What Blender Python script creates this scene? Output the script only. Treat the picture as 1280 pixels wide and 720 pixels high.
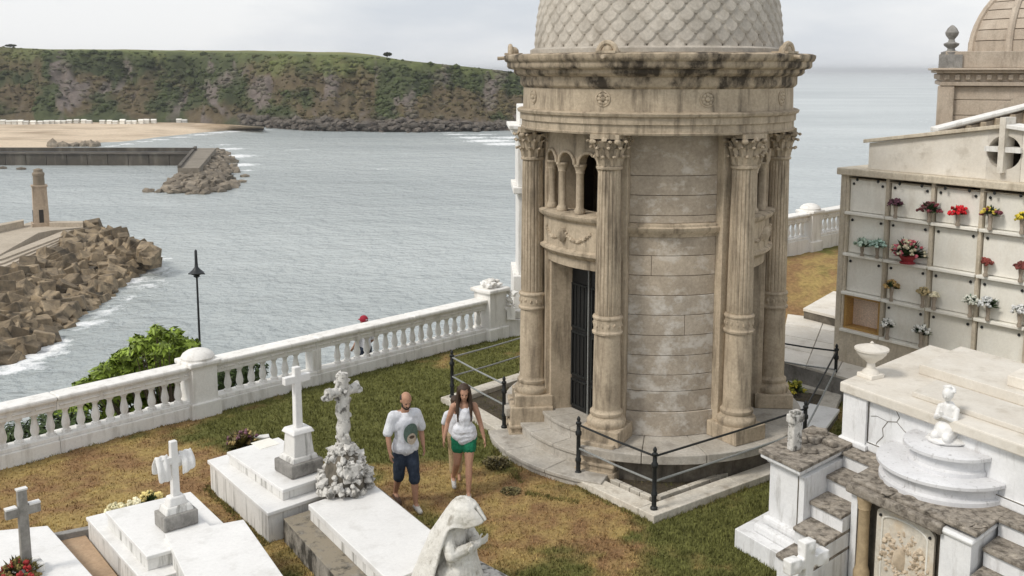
import bpy, bmesh, math, random
import numpy as np
from mathutils import Vector, Matrix, noise as mnoise
random.seed(7); np.random.seed(7)
R = math.radians
scene = bpy.context.scene
for o in list(bpy.data.objects): bpy.data.objects.remove(o)
col = scene.collection

# ------------------------------------------------------------------ camera
EYE = 6.4; FPX = 1250.0; CY = 260.0; HORIZON = 88.0
PITCH = math.atan((CY-HORIZON)/FPX)
cd = bpy.data.cameras.new('camera'); cam = bpy.data.objects.new('camera', cd); col.objects.link(cam)
cam.location = (0, 0, EYE); cam.rotation_euler = (math.pi/2-PITCH, 0, 0)
cd.sensor_width = 36; cd.lens = 36*FPX/1280; cd.shift_y = -(360-CY)/1280
cd.clip_start = .1; cd.clip_end = 90000
scene.camera = cam

# ------------------------------------------------------------------ sky
SUN_EL, SUN_AZ = R(47), R(240)       # azimuth clockwise from +Y
w = bpy.data.worlds.new('World'); scene.world = w; w.use_nodes = True
nt = w.node_tree; nt.nodes.clear()
def N(t, typ, **k):
    n = t.nodes.new(typ)
    for a, b in k.items(): setattr(n, a, b)
    return n
out = N(nt, 'ShaderNodeOutputWorld'); bg = N(nt, 'ShaderNodeBackground')
sky = N(nt, 'ShaderNodeTexSky', sky_type='NISHITA', sun_disc=False)
sky.sun_elevation = SUN_EL; sky.sun_rotation = SUN_AZ; sky.dust_density = 3.0
tc = N(nt, 'ShaderNodeTexCoord')
mp = N(nt, 'ShaderNodeMapping'); mp.inputs['Scale'].default_value = (1.6, 1.6, 6)
n1 = N(nt, 'ShaderNodeTexNoise'); n1.inputs['Scale'].default_value = 1.7; n1.inputs['Detail'].default_value = 7
n1.inputs['Roughness'].default_value = .55
rp = N(nt, 'ShaderNodeValToRGB')
rp.color_ramp.elements[0].position = .36; rp.color_ramp.elements[0].color = (6.3, 6.65, 7.15, 1)
rp.color_ramp.elements[1].position = .62; rp.color_ramp.elements[1].color = (8.6, 8.65, 8.7, 1)
mx = N(nt, 'ShaderNodeMix', data_type='RGBA'); mx.inputs['Factor'].default_value = .9
bg.inputs['Strength'].default_value = .08
L = nt.links.new
L(tc.outputs['Generated'], mp.inputs['Vector']); L(mp.outputs['Vector'], n1.inputs['Vector'])
L(n1.outputs['Fac'], rp.inputs['Fac']); L(sky.outputs['Color'], mx.inputs['A']); L(rp.outputs['Color'], mx.inputs['B'])
L(mx.outputs['Result'], bg.inputs['Color']); L(bg.outputs['Background'], out.inputs['Surface'])

# ------------------------------------------------------------------ sun through thin cloud
sl = bpy.data.lights.new('sun', 'SUN'); sl.energy = 1.5; sl.angle = R(14); sl.color = (1, .95, .87)
so = bpy.data.objects.new('sun', sl); col.objects.link(so)
sd = Vector((math.sin(SUN_AZ)*math.cos(SUN_EL), math.cos(SUN_AZ)*math.cos(SUN_EL), math.sin(SUN_EL)))
so.rotation_euler = sd.to_track_quat('Z', 'Y').to_euler(); so.location = (0, -10, 40)
scene.view_settings.view_transform = 'Standard'; scene.view_settings.look = 'None'
scene.view_settings.exposure = 0.54; scene.view_settings.gamma = 1
scene.render.engine = 'CYCLES'

# ------------------------------------------------------------------ survey helpers: picture point + known height -> place
def _ray(x, y):
    u = (x-640)/FPX; v = (CY-y)/FPX
    return (u, math.cos(PITCH)+v*math.sin(PITCH), -math.sin(PITCH)+v*math.cos(PITCH))
def at(x, y, z=0.0):
    r = _ray(x, y); t = (z-EYE)/r[2]
    return Vector((r[0]*t, r[1]*t, z))
def aty(x, y, Y):
    r = _ray(x, y); t = Y/r[1]
    return Vector((r[0]*t, Y, EYE+r[2]*t))
def on_plane(x, y, p, n):
    r = Vector(_ray(x, y)); c = Vector((0, 0, EYE)); t = (p-c).dot(n)/r.dot(n)
    return c+r*t
def sstep(a, b, x):
    t = min(1, max(0, (x-a)/(b-a))); return t*t*(3-2*t)
def fbm(x, y, z=0, o=4):
    return mnoise.fractal(Vector((x, y, z)), 1.0, 2.0, o)

# ------------------------------------------------------------------ materials
def mat_new(name):
    m = bpy.data.materials.new(name); m.use_nodes = True
    t = m.node_tree; b = t.nodes['Principled BSDF']
    return m, t, b
def stone(name, c1, c2, rough=.8, scale=2.5, stain=None, amt=.6, lo=.52, hi=.70, bump=.25, rnd=.10, moss=None, mlo=.5, streak=(5, 5, .6), fine=22, spec=.3, bdist=.02, fv=(.80, 1.12)):
    m, t, b = mat_new(name); l = t.links.new
    g = N(t, 'ShaderNodeNewGeometry')
    n1 = N(t, 'ShaderNodeTexNoise'); n1.inputs['Scale'].default_value = scale; n1.inputs['Detail'].default_value = 6; n1.inputs['Roughness'].default_value = .65
    l(g.outputs['Position'], n1.inputs['Vector'])
    r1 = N(t, 'ShaderNodeMapRange'); r1.inputs['From Min'].default_value = .33; r1.inputs['From Max'].default_value = .67
    l(n1.outputs['Fac'], r1.inputs['Value'])
    m1 = N(t, 'ShaderNodeMix', data_type='RGBA'); m1.inputs['A'].default_value = (*c1, 1); m1.inputs['B'].default_value = (*c2, 1)
    l(r1.outputs['Result'], m1.inputs['Factor'])
    n2 = N(t, 'ShaderNodeTexNoise'); n2.inputs['Scale'].default_value = fine; n2.inputs['Detail'].default_value = 5; n2.inputs['Roughness'].default_value = .7
    l(g.outputs['Position'], n2.inputs['Vector'])
    r2 = N(t, 'ShaderNodeMapRange'); r2.inputs['From Min'].default_value = .3; r2.inputs['From Max'].default_value = .7; r2.inputs['To Min'].default_value = fv[0]; r2.inputs['To Max'].default_value = fv[1]
    l(n2.outputs['Fac'], r2.inputs['Value'])
    oi = N(t, 'ShaderNodeObjectInfo')
    r3 = N(t, 'ShaderNodeMapRange'); r3.inputs['To Min'].default_value = 1-rnd; r3.inputs['To Max'].default_value = 1+rnd
    l(oi.outputs['Random'], r3.inputs['Value'])
    mu = N(t, 'ShaderNodeMath', operation='MULTIPLY'); l(r2.outputs['Result'], mu.inputs[0]); l(r3.outputs['Result'], mu.inputs[1])
    m2 = N(t, 'ShaderNodeMix', data_type='RGBA', blend_type='MULTIPLY'); m2.inputs['Factor'].default_value = 1
    l(m1.outputs['Result'], m2.inputs['A']); l(mu.outputs['Value'], m2.inputs['B'])
    cur = m2.outputs['Result']
    if stain:
        vm = N(t, 'ShaderNodeVectorMath', operation='MULTIPLY'); vm.inputs[1].default_value = streak
        l(g.outputs['Position'], vm.inputs[0])
        n3 = N(t, 'ShaderNodeTexNoise'); n3.inputs['Scale'].default_value = 1; n3.inputs['Detail'].default_value = 7; n3.inputs['Roughness'].default_value = .65
        l(vm.outputs['Vector'], n3.inputs['Vector'])
        r4 = N(t, 'ShaderNodeMapRange'); r4.inputs['From Min'].default_value = lo; r4.inputs['From Max'].default_value = hi; r4.inputs['To Max'].default_value = amt
        l(n3.outputs['Fac'], r4.inputs['Value'])
        m3 = N(t, 'ShaderNodeMix', data_type='RGBA'); m3.inputs['B'].default_value = (*stain, 1)
        l(cur, m3.inputs['A']); l(r4.outputs['Result'], m3.inputs['Factor']); cur = m3.outputs['Result']
    if moss:
        sx = N(t, 'ShaderNodeSeparateXYZ'); l(g.outputs['True Normal'], sx.inputs[0])
        n4 = N(t, 'ShaderNodeTexNoise'); n4.inputs['Scale'].default_value = 7; n4.inputs['Detail'].default_value = 7; n4.inputs['Roughness'].default_value = .7
        l(g.outputs['Position'], n4.inputs['Vector'])
        r5 = N(t, 'ShaderNodeMapRange'); r5.inputs['From Min'].default_value = mlo-.07; r5.inputs['From Max'].default_value = mlo+.1
        l(n4.outputs['Fac'], r5.inputs['Value'])
        mm = N(t, 'ShaderNodeMath', operation='MULTIPLY', use_clamp=True); l(sx.outputs['Z'], mm.inputs[0]); l(r5.outputs['Result'], mm.inputs[1])
        m4 = N(t, 'ShaderNodeMix', data_type='RGBA'); m4.inputs['B'].default_value = (*moss, 1)
        l(cur, m4.inputs['A']); l(mm.outputs['Value'], m4.inputs['Factor']); cur = m4.outputs['Result']
    l(cur, b.inputs['Base Color']); b.inputs['Roughness'].default_value = rough; b.inputs['Specular IOR Level'].default_value = spec
    bp = N(t, 'ShaderNodeBump'); bp.inputs['Strength'].default_value = bump; bp.inputs['Distance'].default_value = bdist
    l(n2.outputs['Fac'], bp.inputs['Height']); l(bp.outputs['Normal'], b.inputs['Normal'])
    return m
def plain(name, c, rough=.6, metal=0, rnd=.08, spec=.3, scale=30, var=.15):
    m = stone(name, tuple(x*(1-var) for x in c), tuple(min(1, x*(1+var)) for x in c), rough, scale, bump=.08, rnd=rnd, fine=60, spec=spec, bdist=.005)
    m.node_tree.nodes['Principled BSDF'].inputs['Metallic'].default_value = metal
    return m
def attr_mat(name, attr, rough=.95, bump=.3, nscale=14, trans=0):
    m, t, b = mat_new(name); l = t.links.new
    a = N(t, 'ShaderNodeAttribute', attribute_name=attr)
    g = N(t, 'ShaderNodeNewGeometry')
    n2 = N(t, 'ShaderNodeTexNoise'); n2.inputs['Scale'].default_value = nscale; n2.inputs['Detail'].default_value = 6; n2.inputs['Roughness'].default_value = .7
    l(g.outputs['Position'], n2.inputs['Vector'])
    r2 = N(t, 'ShaderNodeMapRange'); r2.inputs['From Min'].default_value = .3; r2.inputs['From Max'].default_value = .7; r2.inputs['To Min'].default_value = .62; r2.inputs['To Max'].default_value = 1.3
    l(n2.outputs['Fac'], r2.inputs['Value'])
    m2 = N(t, 'ShaderNodeMix', data_type='RGBA', blend_type='MULTIPLY'); m2.inputs['Factor'].default_value = 1
    l(a.outputs['Color'], m2.inputs['A']); l(r2.outputs['Result'], m2.inputs['B'])
    l(m2.outputs['Result'], b.inputs['Base Color']); b.inputs['Roughness'].default_value = rough; b.inputs['Specular IOR Level'].default_value = .15
    if bump:
        bp = N(t, 'ShaderNodeBump'); bp.inputs['Strength'].default_value = bump; bp.inputs['Distance'].default_value = .03
        l(n2.outputs['Fac'], bp.inputs['Height']); l(bp.outputs['Normal'], b.inputs['Normal'])
    return m
def leafmat(name, c, var=.4, rough=.55):
    m, t, b = mat_new(name); l = t.links.new
    g = N(t, 'ShaderNodeNewGeometry')
    r = N(t, 'ShaderNodeMapRange'); r.inputs['To Min'].default_value = 1-var; r.inputs['To Max'].default_value = 1+var
    l(g.outputs['Random Per Island'], r.inputs['Value'])
    m2 = N(t, 'ShaderNodeMix', data_type='RGBA', blend_type='MULTIPLY'); m2.inputs['Factor'].default_value = 1
    m2.inputs['A'].default_value = (*c, 1); l(r.outputs['Result'], m2.inputs['B']); l(m2.outputs['Result'], b.inputs['Base Color'])
    b.inputs['Roughness'].default_value = rough; b.inputs['Specular IOR Level'].default_value = .25
    return m

M = {}
M['tan'] = stone('weathered_tan_stone', (.53, .44, .325), (.38, .31, .225), .85, 2.2, stain=(.075, .058, .04), amt=.78, lo=.50, hi=.72, bump=.4, rnd=.07, streak=(7, 7, .9))
M['tan_dirty'] = stone('blackened_tan_stone', (.48, .395, .29), (.36, .29, .205), .88, 1.8, stain=(.035, .028, .022), amt=.92, lo=.43, hi=.60, bump=.4, rnd=.12, streak=(3.4, 3.4, 2.2))
M['tan_wall'] = stone('ashlar_stone', (.51, .43, .335), (.37, .31, .24), .85, 2.4, stain=(.66, .61, .54), amt=.62, lo=.53, hi=.66, bump=.35, rnd=.08, streak=(3.2, 3.2, 4.5))
M['low_wall'] = stone('limewashed_ashlar', (.47, .405, .325), (.35, .30, .24), .85, 2.6, stain=(.62, .585, .53), amt=.75, lo=.49, hi=.62, bump=.4, rnd=.06, streak=(3.4, 3.4, 4.6))
M['joint'] = stone('mortar', (.17, .14, .105), (.13, .105, .08), .95, 5)
M['step'] = stone('step_stone', (.50, .47, .42), (.40, .365, .31), .85, 2.2, stain=(.12, .10, .08), amt=.5, bump=.3, rnd=.04, streak=(2.5, 2.5, 2.5))
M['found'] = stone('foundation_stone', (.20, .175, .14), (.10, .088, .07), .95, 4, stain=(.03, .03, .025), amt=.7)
M['scale'] = stone('dome_scale_stone', (.52, .475, .41), (.40, .36, .305), .85, 3, stain=(.22, .19, .15), amt=.5, lo=.5, hi=.72, rnd=.09, streak=(3, 3, 2))
M['white'] = stone('white_painted_masonry', (.84, .825, .79), (.77, .75, .71), .75, 2, stain=(.40, .37, .32), amt=.65, lo=.50, hi=.74, bump=.2, rnd=.03, streak=(6, 6, .9), fv=(.93, 1.04))
M['marble'] = stone('white_marble', (.80, .79, .77), (.73, .72, .70), 0.45, 1.5, stain=(.42, .40, .36), amt=.5, lo=.52, hi=.76, bump=.08, rnd=.02, streak=(3, 3, 1.2), spec=.45, fv=(.93, 1.04))
M['marble_dirty'] = stone('streaked_white_marble', (.78, .77, .74), (.68, .665, .635), .6, 1.5, stain=(.14, .13, .11), amt=.8, lo=.52, hi=.68, bump=.12, rnd=.02, streak=(9, 9, .8), fv=(.93, 1.04))
M['grey'] = stone('grey_stone', (.34, .325, .30), (.22, .21, .195), .85, 4, stain=(.08, .075, .065), amt=.6, streak=(6, 6, 3))
M['lichen'] = stone('lichen_marble', (.72, .70, .66), (.52, .50, .46), .85, 7, stain=(.07, .065, .055), amt=.85, lo=.50, hi=.60, bump=.5, rnd=.12, streak=(9, 9, 9))
M['mossy'] = stone('mossy_dark_stone', (.42, .39, .34), (.22, .20, .17), .95, 4, stain=(.035, .032, .026), amt=.92, lo=.42, hi=.58, bump=.5, streak=(4, 4, 3), moss=(.26, .225, .17), mlo=.42)
M['tomb_white'] = stone('whitewashed_tomb', (.80, .80, .80), (.71, .715, .72), .75, 2, stain=(.26, .24, .21), amt=.65, lo=.53, hi=.76, bump=.18, rnd=.02, streak=(8, 8, 1.4), fv=(.93, 1.04))
M['tread'] = stone('lichened_slab', (.37, .33, .28), (.22, .19, .155), .95, 12, stain=(.065, .055, .043), amt=.75, lo=.48, hi=.60, bump=.8, moss=(.50, .44, .36), mlo=.60, streak=(11, 11, 11))
M['slab_r'] = stone('cream_slab', (.74, .70, .63), (.64, .59, .51), .75, 1.7, stain=(.33, .28, .21), amt=.5, lo=.54, hi=.74, bump=.2, streak=(3, 3, 3), fv=(.93, 1.04))
M['niche'] = stone('niche_frame_stone', (.64, .57, .455), (.53, .465, .365), .85, 3, stain=(.30, .24, .165), amt=.6, lo=.5, hi=.7, streak=(7, 7, 1.2))
M['plaque'] = stone('niche_plaque_marble', (.88, .86, .79), (.80, .77, .69), .5, 1.3, stain=(.60, .54, .45), amt=.5, lo=.52, hi=.74, bump=.05, rnd=.09, streak=(3, 3, 1), spec=.4, fv=(.93, 1.04))
M['chapel'] = stone('chapel_stone', (.53, .455, .37), (.43, .355, .28), .85, 1.2, stain=(.15, .12, .09), amt=.7, lo=.52, hi=.74, rnd=.06, streak=(3, 3, .8))
M['iron'] = plain('dark_iron', (.028, .030, .030), .5, .3)
M['rail'] = plain('worn_steel_rail', (.30, .31, .30), .5, .3)
M['door'] = plain('black_iron_door', (.022, .022, .022), .45, .2)
M['kerb'] = stone('pale_kerb_stone', (.66, .62, .54), (.54, .49, .41), .85, 3, stain=(.26, .21, .15), amt=.55, bump=.3)
M['soil'] = stone('dark_soil', (.12, .095, .065), (.065, .055, .038), .98, 6, stain=(.20, .17, .12), amt=.5, streak=(12, 12, 12), bump=.9, bdist=.05)
M['sand'] = stone('bare_sand', (.50, .36, .24), (.42, .29, .185), .95, 3, stain=(.40, .31, .21), amt=.5, streak=(8, 8, 8), bump=.4)
M['black'] = plain('black_paint', (.03, .032, .034), .4)
M['terr_g'] = plain('potted_green', (.06, .10, .035), .7)

# ------------------------------------------------------------------ mesh collector
_ico = {}
def ico(s):
    if s not in _ico:
        b = bmesh.new(); bmesh.ops.create_icosphere(b, subdivisions=s, radius=1); b.verts.ensure_lookup_table()
        _ico[s] = ([v.co.copy() for v in b.verts], [[v.index for v in f.verts] for f in b.faces]); b.free()
    return _ico[s]
class MB:
    def __init__(s): s.v = []; s.f = []
    def add(s, vs, fs):
        o = len(s.v); s.v += [tuple(p) for p in vs]; s.f += [[i+o for i in q] for q in fs]; return s
    def hexa(s, p):    # 4 bottom (ccw) + 4 top
        return s.add(p, [(3,2,1,0),(4,5,6,7),(0,1,5,4),(1,2,6,5),(2,3,7,6),(3,0,4,7)])
    def box(s, c, d, rz=0, taper=1):
        hx, hy, hz = d[0]/2, d[1]/2, d[2]/2; ca, sa = math.cos(rz), math.sin(rz); P = []
        for z, k in ((-hz, 1), (hz, taper)):
            for x, y in ((-hx,-hy),(hx,-hy),(hx,hy),(-hx,hy)):
                P.append((c[0]+(x*ca-y*sa)*k, c[1]+(x*sa+y*ca)*k, c[2]+z))
        return s.hexa(P)
    def prism(s, poly, z0, z1, grow=0, k1=1.0):
        poly = [Vector((p[0], p[1])) for p in poly]
        c = sum(poly, Vector((0, 0)))/len(poly)
        if sum(poly[i].x*poly[(i+1)%len(poly)].y-poly[(i+1)%len(poly)].x*poly[i].y for i in range(len(poly))) < 0: poly.reverse()
        if grow: poly = [p+(p-c).normalized()*grow for p in poly]
        n = len(poly)
        vs = [(p.x, p.y, z0) for p in poly]+[(c.x+(p.x-c.x)*k1, c.y+(p.y-c.y)*k1, z1) for p in poly]
        return s.add(vs, [list(range(n))[::-1], list(range(n, 2*n))]+[(i, (i+1)%n, n+(i+1)%n, n+i) for i in range(n)])
    def lathe(s, prof, c=(0,0), n=48, a0=0, a1=2*math.pi, rf=None):
        full = abs(a1-a0-2*math.pi) < 1e-6; m = n if full else n+1; vs = []; fs = []
        for r, z in prof:
            for i in range(m):
                a = a0+(a1-a0)*i/n; rr = r*(rf(a, z) if rf else 1)
                vs.append((c[0]+rr*math.sin(a), c[1]-rr*math.cos(a), z))
        for k in range(len(prof)-1):
            for i in range(n):
                j = (i+1) % m; fs.append((k*m+i, k*m+j, (k+1)*m+j, (k+1)*m+i))
        if full:
            if prof[0][0] > 1e-5: fs.append([i for i in range(m)][::-1])
            if prof[-1][0] > 1e-5: fs.append([(len(prof)-1)*m+i for i in range(m)])
        return s.add(vs, fs)
    def arc(s, r0, r1, a0, a1, z0, z1, n=6, c=(0,0)):   # curved block
        vs = []
        for i in range(n+1):
            a = a0+(a1-a0)*i/n; sx, cx = math.sin(a), -math.cos(a)
            for r, z in ((r0,z0),(r1,z0),(r1,z1),(r0,z1)): vs.append((c[0]+r*sx, c[1]+r*cx, z))
        fs = [(0,1,2,3), tuple(4*n+k for k in (3,2,1,0))]
        for i in range(n):
            for k in range(4): fs.append((4*i+k, 4*i+4+k, 4*i+4+(k+1)%4, 4*i+(k+1)%4))
        return s.add(vs, fs)
    def tube(s, pts, rad, n=8):
        pts = [Vector(p) for p in pts]
        if not hasattr(rad, '__len__'): rad = [rad]*len(pts)
        vs = []; fs = []; up = None
        for i, p in enumerate(pts):
            d = (pts[min(i+1, len(pts)-1)]-pts[max(i-1, 0)]).normalized()
            if up is None: up = Vector((0,0,1)) if abs(d.z) < .9 else Vector((1,0,0))
            u = d.cross(up).normalized(); v = u.cross(d).normalized(); up = v
            for k in range(n):
                a = 2*math.pi*k/n; vs.append(p+(u*math.cos(a)+v*math.sin(a))*rad[i])
        m = len(pts)
        for i in range(m-1):
            for k in range(n): fs.append((i*n+k, i*n+(k+1)%n, (i+1)*n+(k+1)%n, (i+1)*n+k))
        fs.append(list(range(n))[::-1]); fs.append([(m-1)*n+k for k in range(n)])
        return s.add(vs, fs)
    def ball(s, c, r, sub=2, jit=0, rot=None, seed=0):
        if not hasattr(r, '__len__'): r = (r, r, r)
        V, Fc = ico(sub); vs = []
        for i, p in enumerate(V):
            k = 1+jit*mnoise.noise(p*1.7+Vector((seed*3.1, seed*1.7, 0))) if jit else 1
            q = Vector((p.x*r[0]*k, p.y*r[1]*k, p.z*r[2]*k))
            if rot is not None: q = rot @ q
            vs.append((c[0]+q.x, c[1]+q.y, c[2]+q.z))
        return s.add(vs, Fc)
    def cap(s, a, b, ra, rb, n=10):    # tapered capsule
        s.tube([a, b], [ra, rb], n); s.ball(a, ra, 2); s.ball(b, rb, 2); return s
    def build(s, name, m, parent=None, smooth=False, bevel=0, off=None, seg=2):
        me = bpy.data.meshes.new(name)
        if off is None and parent is not None: off = wloc(parent)
        vs = s.v if off is None else [(p[0]-off[0], p[1]-off[1], p[2]-off[2]) for p in s.v]
        me.from_pydata(vs, [], s.f); me.update()
        if smooth:
            me.polygons.foreach_set('use_smooth', [True]*len(me.polygons))
            if smooth != 'all':
                me.set_sharp_from_angle(angle=R(40))
        me.materials.append(M[m] if isinstance(m, str) else m)
        o = bpy.data.objects.new(name, me); col.objects.link(o)
        if parent is not None: o.parent = parent
        if bevel:
            bm = o.modifiers.new('bevel', 'BEVEL'); bm.width = bevel; bm.segments = seg; bm.limit_method = 'ANGLE'; bm.angle_limit = R(40)
        return o
def wloc(o):
    p = Vector(o.location)
    while o.parent: o = o.parent; p += Vector(o.location)
    return p
def tag(o, label=None, cat=None, group=None, kind=None):
    if label: o['label'] = label
    if cat: o['category'] = cat
    if group: o['group'] = group
    if kind: o['kind'] = kind
    return o
def thing(name, loc, label, cat, group=None):
    o = bpy.data.objects.new(name, None); col.objects.link(o); o.location = loc; o.empty_display_size = .2
    return tag(o, label, cat, group)
def link_copy(src, parent, loc=None, rz=None, name=None):
    c = src.copy(); col.objects.link(c); c.parent = parent
    if loc is not None: c.location = loc
    if rz is not None: c.rotation_euler = (0, 0, rz)
    return c
def remesh(o, vox, smooth=4, disp=None):
    m = o.modifiers.new('remesh', 'REMESH'); m.mode = 'VOXEL'; m.voxel_size = vox; m.use_smooth_shade = True
    if smooth:
        s = o.modifiers.new('smooth', 'SMOOTH'); s.iterations = smooth; s.factor = .5
    return o
_tx = {}
def crease(o, strength, size):
    if size not in _tx:
        _tx[size] = bpy.data.textures.new('folds', 'CLOUDS'); _tx[size].noise_scale = size; _tx[size].noise_depth = 2
    m = o.modifiers.new('folds', 'DISPLACE'); m.texture = _tx[size]; m.strength = strength; m.mid_level = .5; m.texture_coords = 'LOCAL'
    return o
def color_attr(me, name, cols):
    a = me.color_attributes.new(name, 'FLOAT_COLOR', 'POINT')
    c = np.ones((len(me.vertices), 4), dtype=np.float32); c[:, :3] = cols
    a.data.foreach_set('color', c.ravel())
def quad(p, u, v):
    p = Vector(p[:2]); u = Vector(u); v = Vector(v)
    return [p, p+u, p+u+v, p+v]

# =================================================================== THE SETTING
SEA = -35.0
# balustrade line (plan)
B0 = Vector((-8.37, 15.62)); B1 = Vector((-.52, 23.58))
BD = (B1-B0).normalized(); BNR = Vector((-BD.y, BD.x))        # outward = towards the sea
W1 = Vector((2.75, 24.3))
RB0 = Vector((4.2, 25.55)); RBD = Vector((math.cos(R(42)), math.sin(R(42))))
BL = B0-BD*14
def g_h(x, y):
    return 1.0*sstep(24.5, 28.2, y)*sstep(3.0, 7.2, x)+.02*fbm(x*.8, y*.8)+.022*fbm(x*3.3, y*3.3, 3.0, 5)
# colours of the lawn: green grass, straw, bare earth
GREEN = np.array((.135, .138, .044)); STRAW = np.array((.36, .265, .105)); EARTH = np.array((.255, .155, .078))
DRY = [(-7.6, 14.7, 2.6, 1.1), (-6.2, 15.2, 2.2, 1.0), (-5.2, 14.4, 1.8, .9), (-9.5, 13.2, 2.5, .9), (-4.7, 15.4, .9, .3), (-1.3, 14.3, 1.1, .65), (-.3, 14.7, 1.0, .7),
       (.4, 13.6, 1.0, .75), (1.0, 13.0, .9, .6), (-.2, 12.6, .8, .45), (-1.6, 15.5, .8, .5), (9, 25, 5, 1.0), (7, 23.5, 3, .9), (-6.5, 12.6, 2, .7), (-4.9, 12.9, 1.4, .6), (1.4, 12.0, .7, .5)]
WET = [(-4.6, 16.9, 1.3, .6), (-3.0, 18.2, 2.5, .5), (-.8, 19.5, 3, .6), (2.9, 12.8, 1.1, .7), (.4, 11.9, .7, .35), (-1.2, 17.2, 1.6, .35), (3.4, 13.4, .8, .4)]
def dryness(x, y):
    d = .36
    for a, b, r, k in DRY: d += k*math.exp(-((x-a)**2+(y-b)**2)/(r*r)*1.4)*.8
    for a, b, r, k in WET: d -= k*math.exp(-((x-a)**2+(y-b)**2)/(r*r)*1.4)*.9
    d += .50*fbm(x*.9, y*.9, 1.3)+.34*fbm(x*3.1, y*3.1, 4.0)
    return min(1, max(0, d))
def lawn_col(x, y):
    d = dryness(x, y); e = min(1, max(0, .5+.9*fbm(x*1.3+7, y*1.3, 2.2)+.8*fbm(x*4.3, y*4.3, 6.6)))
    dc = STRAW*(1-e)+EARTH*e
    k = sstep(.25, .75, d)
    return GREEN*(1-k)+dc*k
# ground sheet
def ground():
    step = .14; vs = []; fs = []; idx = {}
    def inside(x, y):
        p = Vector((x, y))
        if x < B1.x: return (p-B0).dot(BNR) < .12
        if x < RB0.x: return y < 26.9
        return (p-RB0).dot(Vector((-RBD.y, RBD.x))) < .12
    nx = int(44/step); ny = int(40/step); cols = []
    keep = {}
    for j in range(ny):
        for i in range(nx):
            x = -19+i*step; y = 4+j*step
            if inside(x, y):
                keep[(i, j)] = len(vs); vs.append((x, y, g_h(x, y))); cols.append(lawn_col(x, y))
    for (i, j), a in keep.items():
        if (i+1, j) in keep and (i+1, j+1) in keep and (i, j+1) in keep:
            fs.append((a, keep[(i+1, j)], keep[(i+1, j+1)], keep[(i, j+1)]))
    me = bpy.data.meshes.new('ground'); me.from_pydata(vs, [], fs); me.update(); me.polygons.foreach_set('use_smooth', [True]*len(me.polygons))
    color_attr(me, 'lawn', np.array(cols)); me.materials.append(attr_mat('lawn_earth', 'lawn', bump=.8, nscale=11))
    o = bpy.data.objects.new('ground', me); col.objects.link(o); tag(o, kind='structure')
ground()
# grass blades
def grass(n=230000):
    V = np.zeros((n*3, 3), np.float32); C = np.zeros((n*3, 3), np.float32); k = 0; rnd = random.random
    while k < n:
        y = 10.2+rnd()**1.35*14; x = -.56*y+rnd()*(.56+.36)*y
        p = Vector((x, y))
        if (p-B0).dot(BNR) > -.15 and x < B1.x: continue
        if y > 23.8 and x < 4: continue
        d = dryness(x, y)
        if rnd() < d*.45: continue
        tf = max(0, fbm(x*5.1, y*5.1, 9.0, 3)); h = (.020+.036*rnd()+.07*tf*rnd())*(1.15-.5*d); a = rnd()*6.283; wd = .006+.007*rnd(); lean = .03*rnd()+.004; b = rnd()*6.283
        z = g_h(x, y)-.004
        V[3*k] = (x-math.cos(a)*wd, y-math.sin(a)*wd, z); V[3*k+1] = (x+math.cos(a)*wd, y+math.sin(a)*wd, z)
        V[3*k+2] = (x+math.cos(b)*lean, y+math.sin(b)*lean, z+h)
        c = lawn_col(x, y)*(.75+.8*rnd()); C[3*k:3*k+3] = c; k += 1
    # longer growth along kerbs, plinths and grave edges
    segs = [((1.0,14.8),(1.95,13.5)),((1.95,13.5),(4.2,15.1)),((-3.32,12.85),(-4.72,14.72)),((-4.72,14.75),(-3.8,15.66)),((-2.42,13.8),(-3.7,15.6)),((-8.2,15.58),(-.6,23.3)),((-2.0,14.05),(-.45,11.7)),((-4.6,13.85),(-3.4,12.2)),((-5.85,13.1),(-4.7,13.85)),((.2,14.5),(1.0,14.2)),((-.3,16.2),(.15,14.9))]
    tot = sum(math.dist(a, b) for a, b in segs); k = n-16000
    for a, b in segs:
        for _ in range(int(16000*math.dist(a, b)/tot)):
            if k >= n: break
            u = rnd(); nx_, ny_ = (b[1]-a[1]), -(b[0]-a[0]); ll = math.hypot(nx_, ny_); o_ = random.gauss(0, .035)
            x = a[0]+(b[0]-a[0])*u+nx_/ll*o_; y = a[1]+(b[1]-a[1])*u+ny_/ll*o_; q = .4+.9*max(0, fbm(x*3, y*3, 2))
            h = (.03+.08*rnd())*q; an = rnd()*6.283; wd = .006+.006*rnd(); b2 = rnd()*6.283; le = .04*rnd(); z = g_h(x, y)-.004
            V[3*k] = (x-math.cos(an)*wd, y-math.sin(an)*wd, z); V[3*k+1] = (x+math.cos(an)*wd, y+math.sin(an)*wd, z); V[3*k+2] = (x+math.cos(b2)*le, y+math.sin(b2)*le, z+h)
            C[3*k:3*k+3] = (GREEN*.75+STRAW*.25)*(.6+.8*rnd()); k += 1
    me = bpy.data.meshes.new('grass'); me.vertices.add(3*n); me.vertices.foreach_set('co', V.ravel())
    me.loops.add(3*n); me.loops.foreach_set('vertex_index', np.arange(3*n, dtype=np.int32))
    me.polygons.add(n); me.polygons.foreach_set('loop_start', np.arange(0, 3*n, 3, dtype=np.int32)); me.update(); me.validate()
    color_attr(me, 'lawn', C); me.materials.append(attr_mat('grass_blade', 'lawn', bump=0, nscale=3))
    o = bpy.data.objects.new('grass', me); col.objects.link(o)
    tag(o, 'short patchy lawn grass, green and straw coloured, between the graves', 'grass', kind='stuff')
grass()

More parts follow.
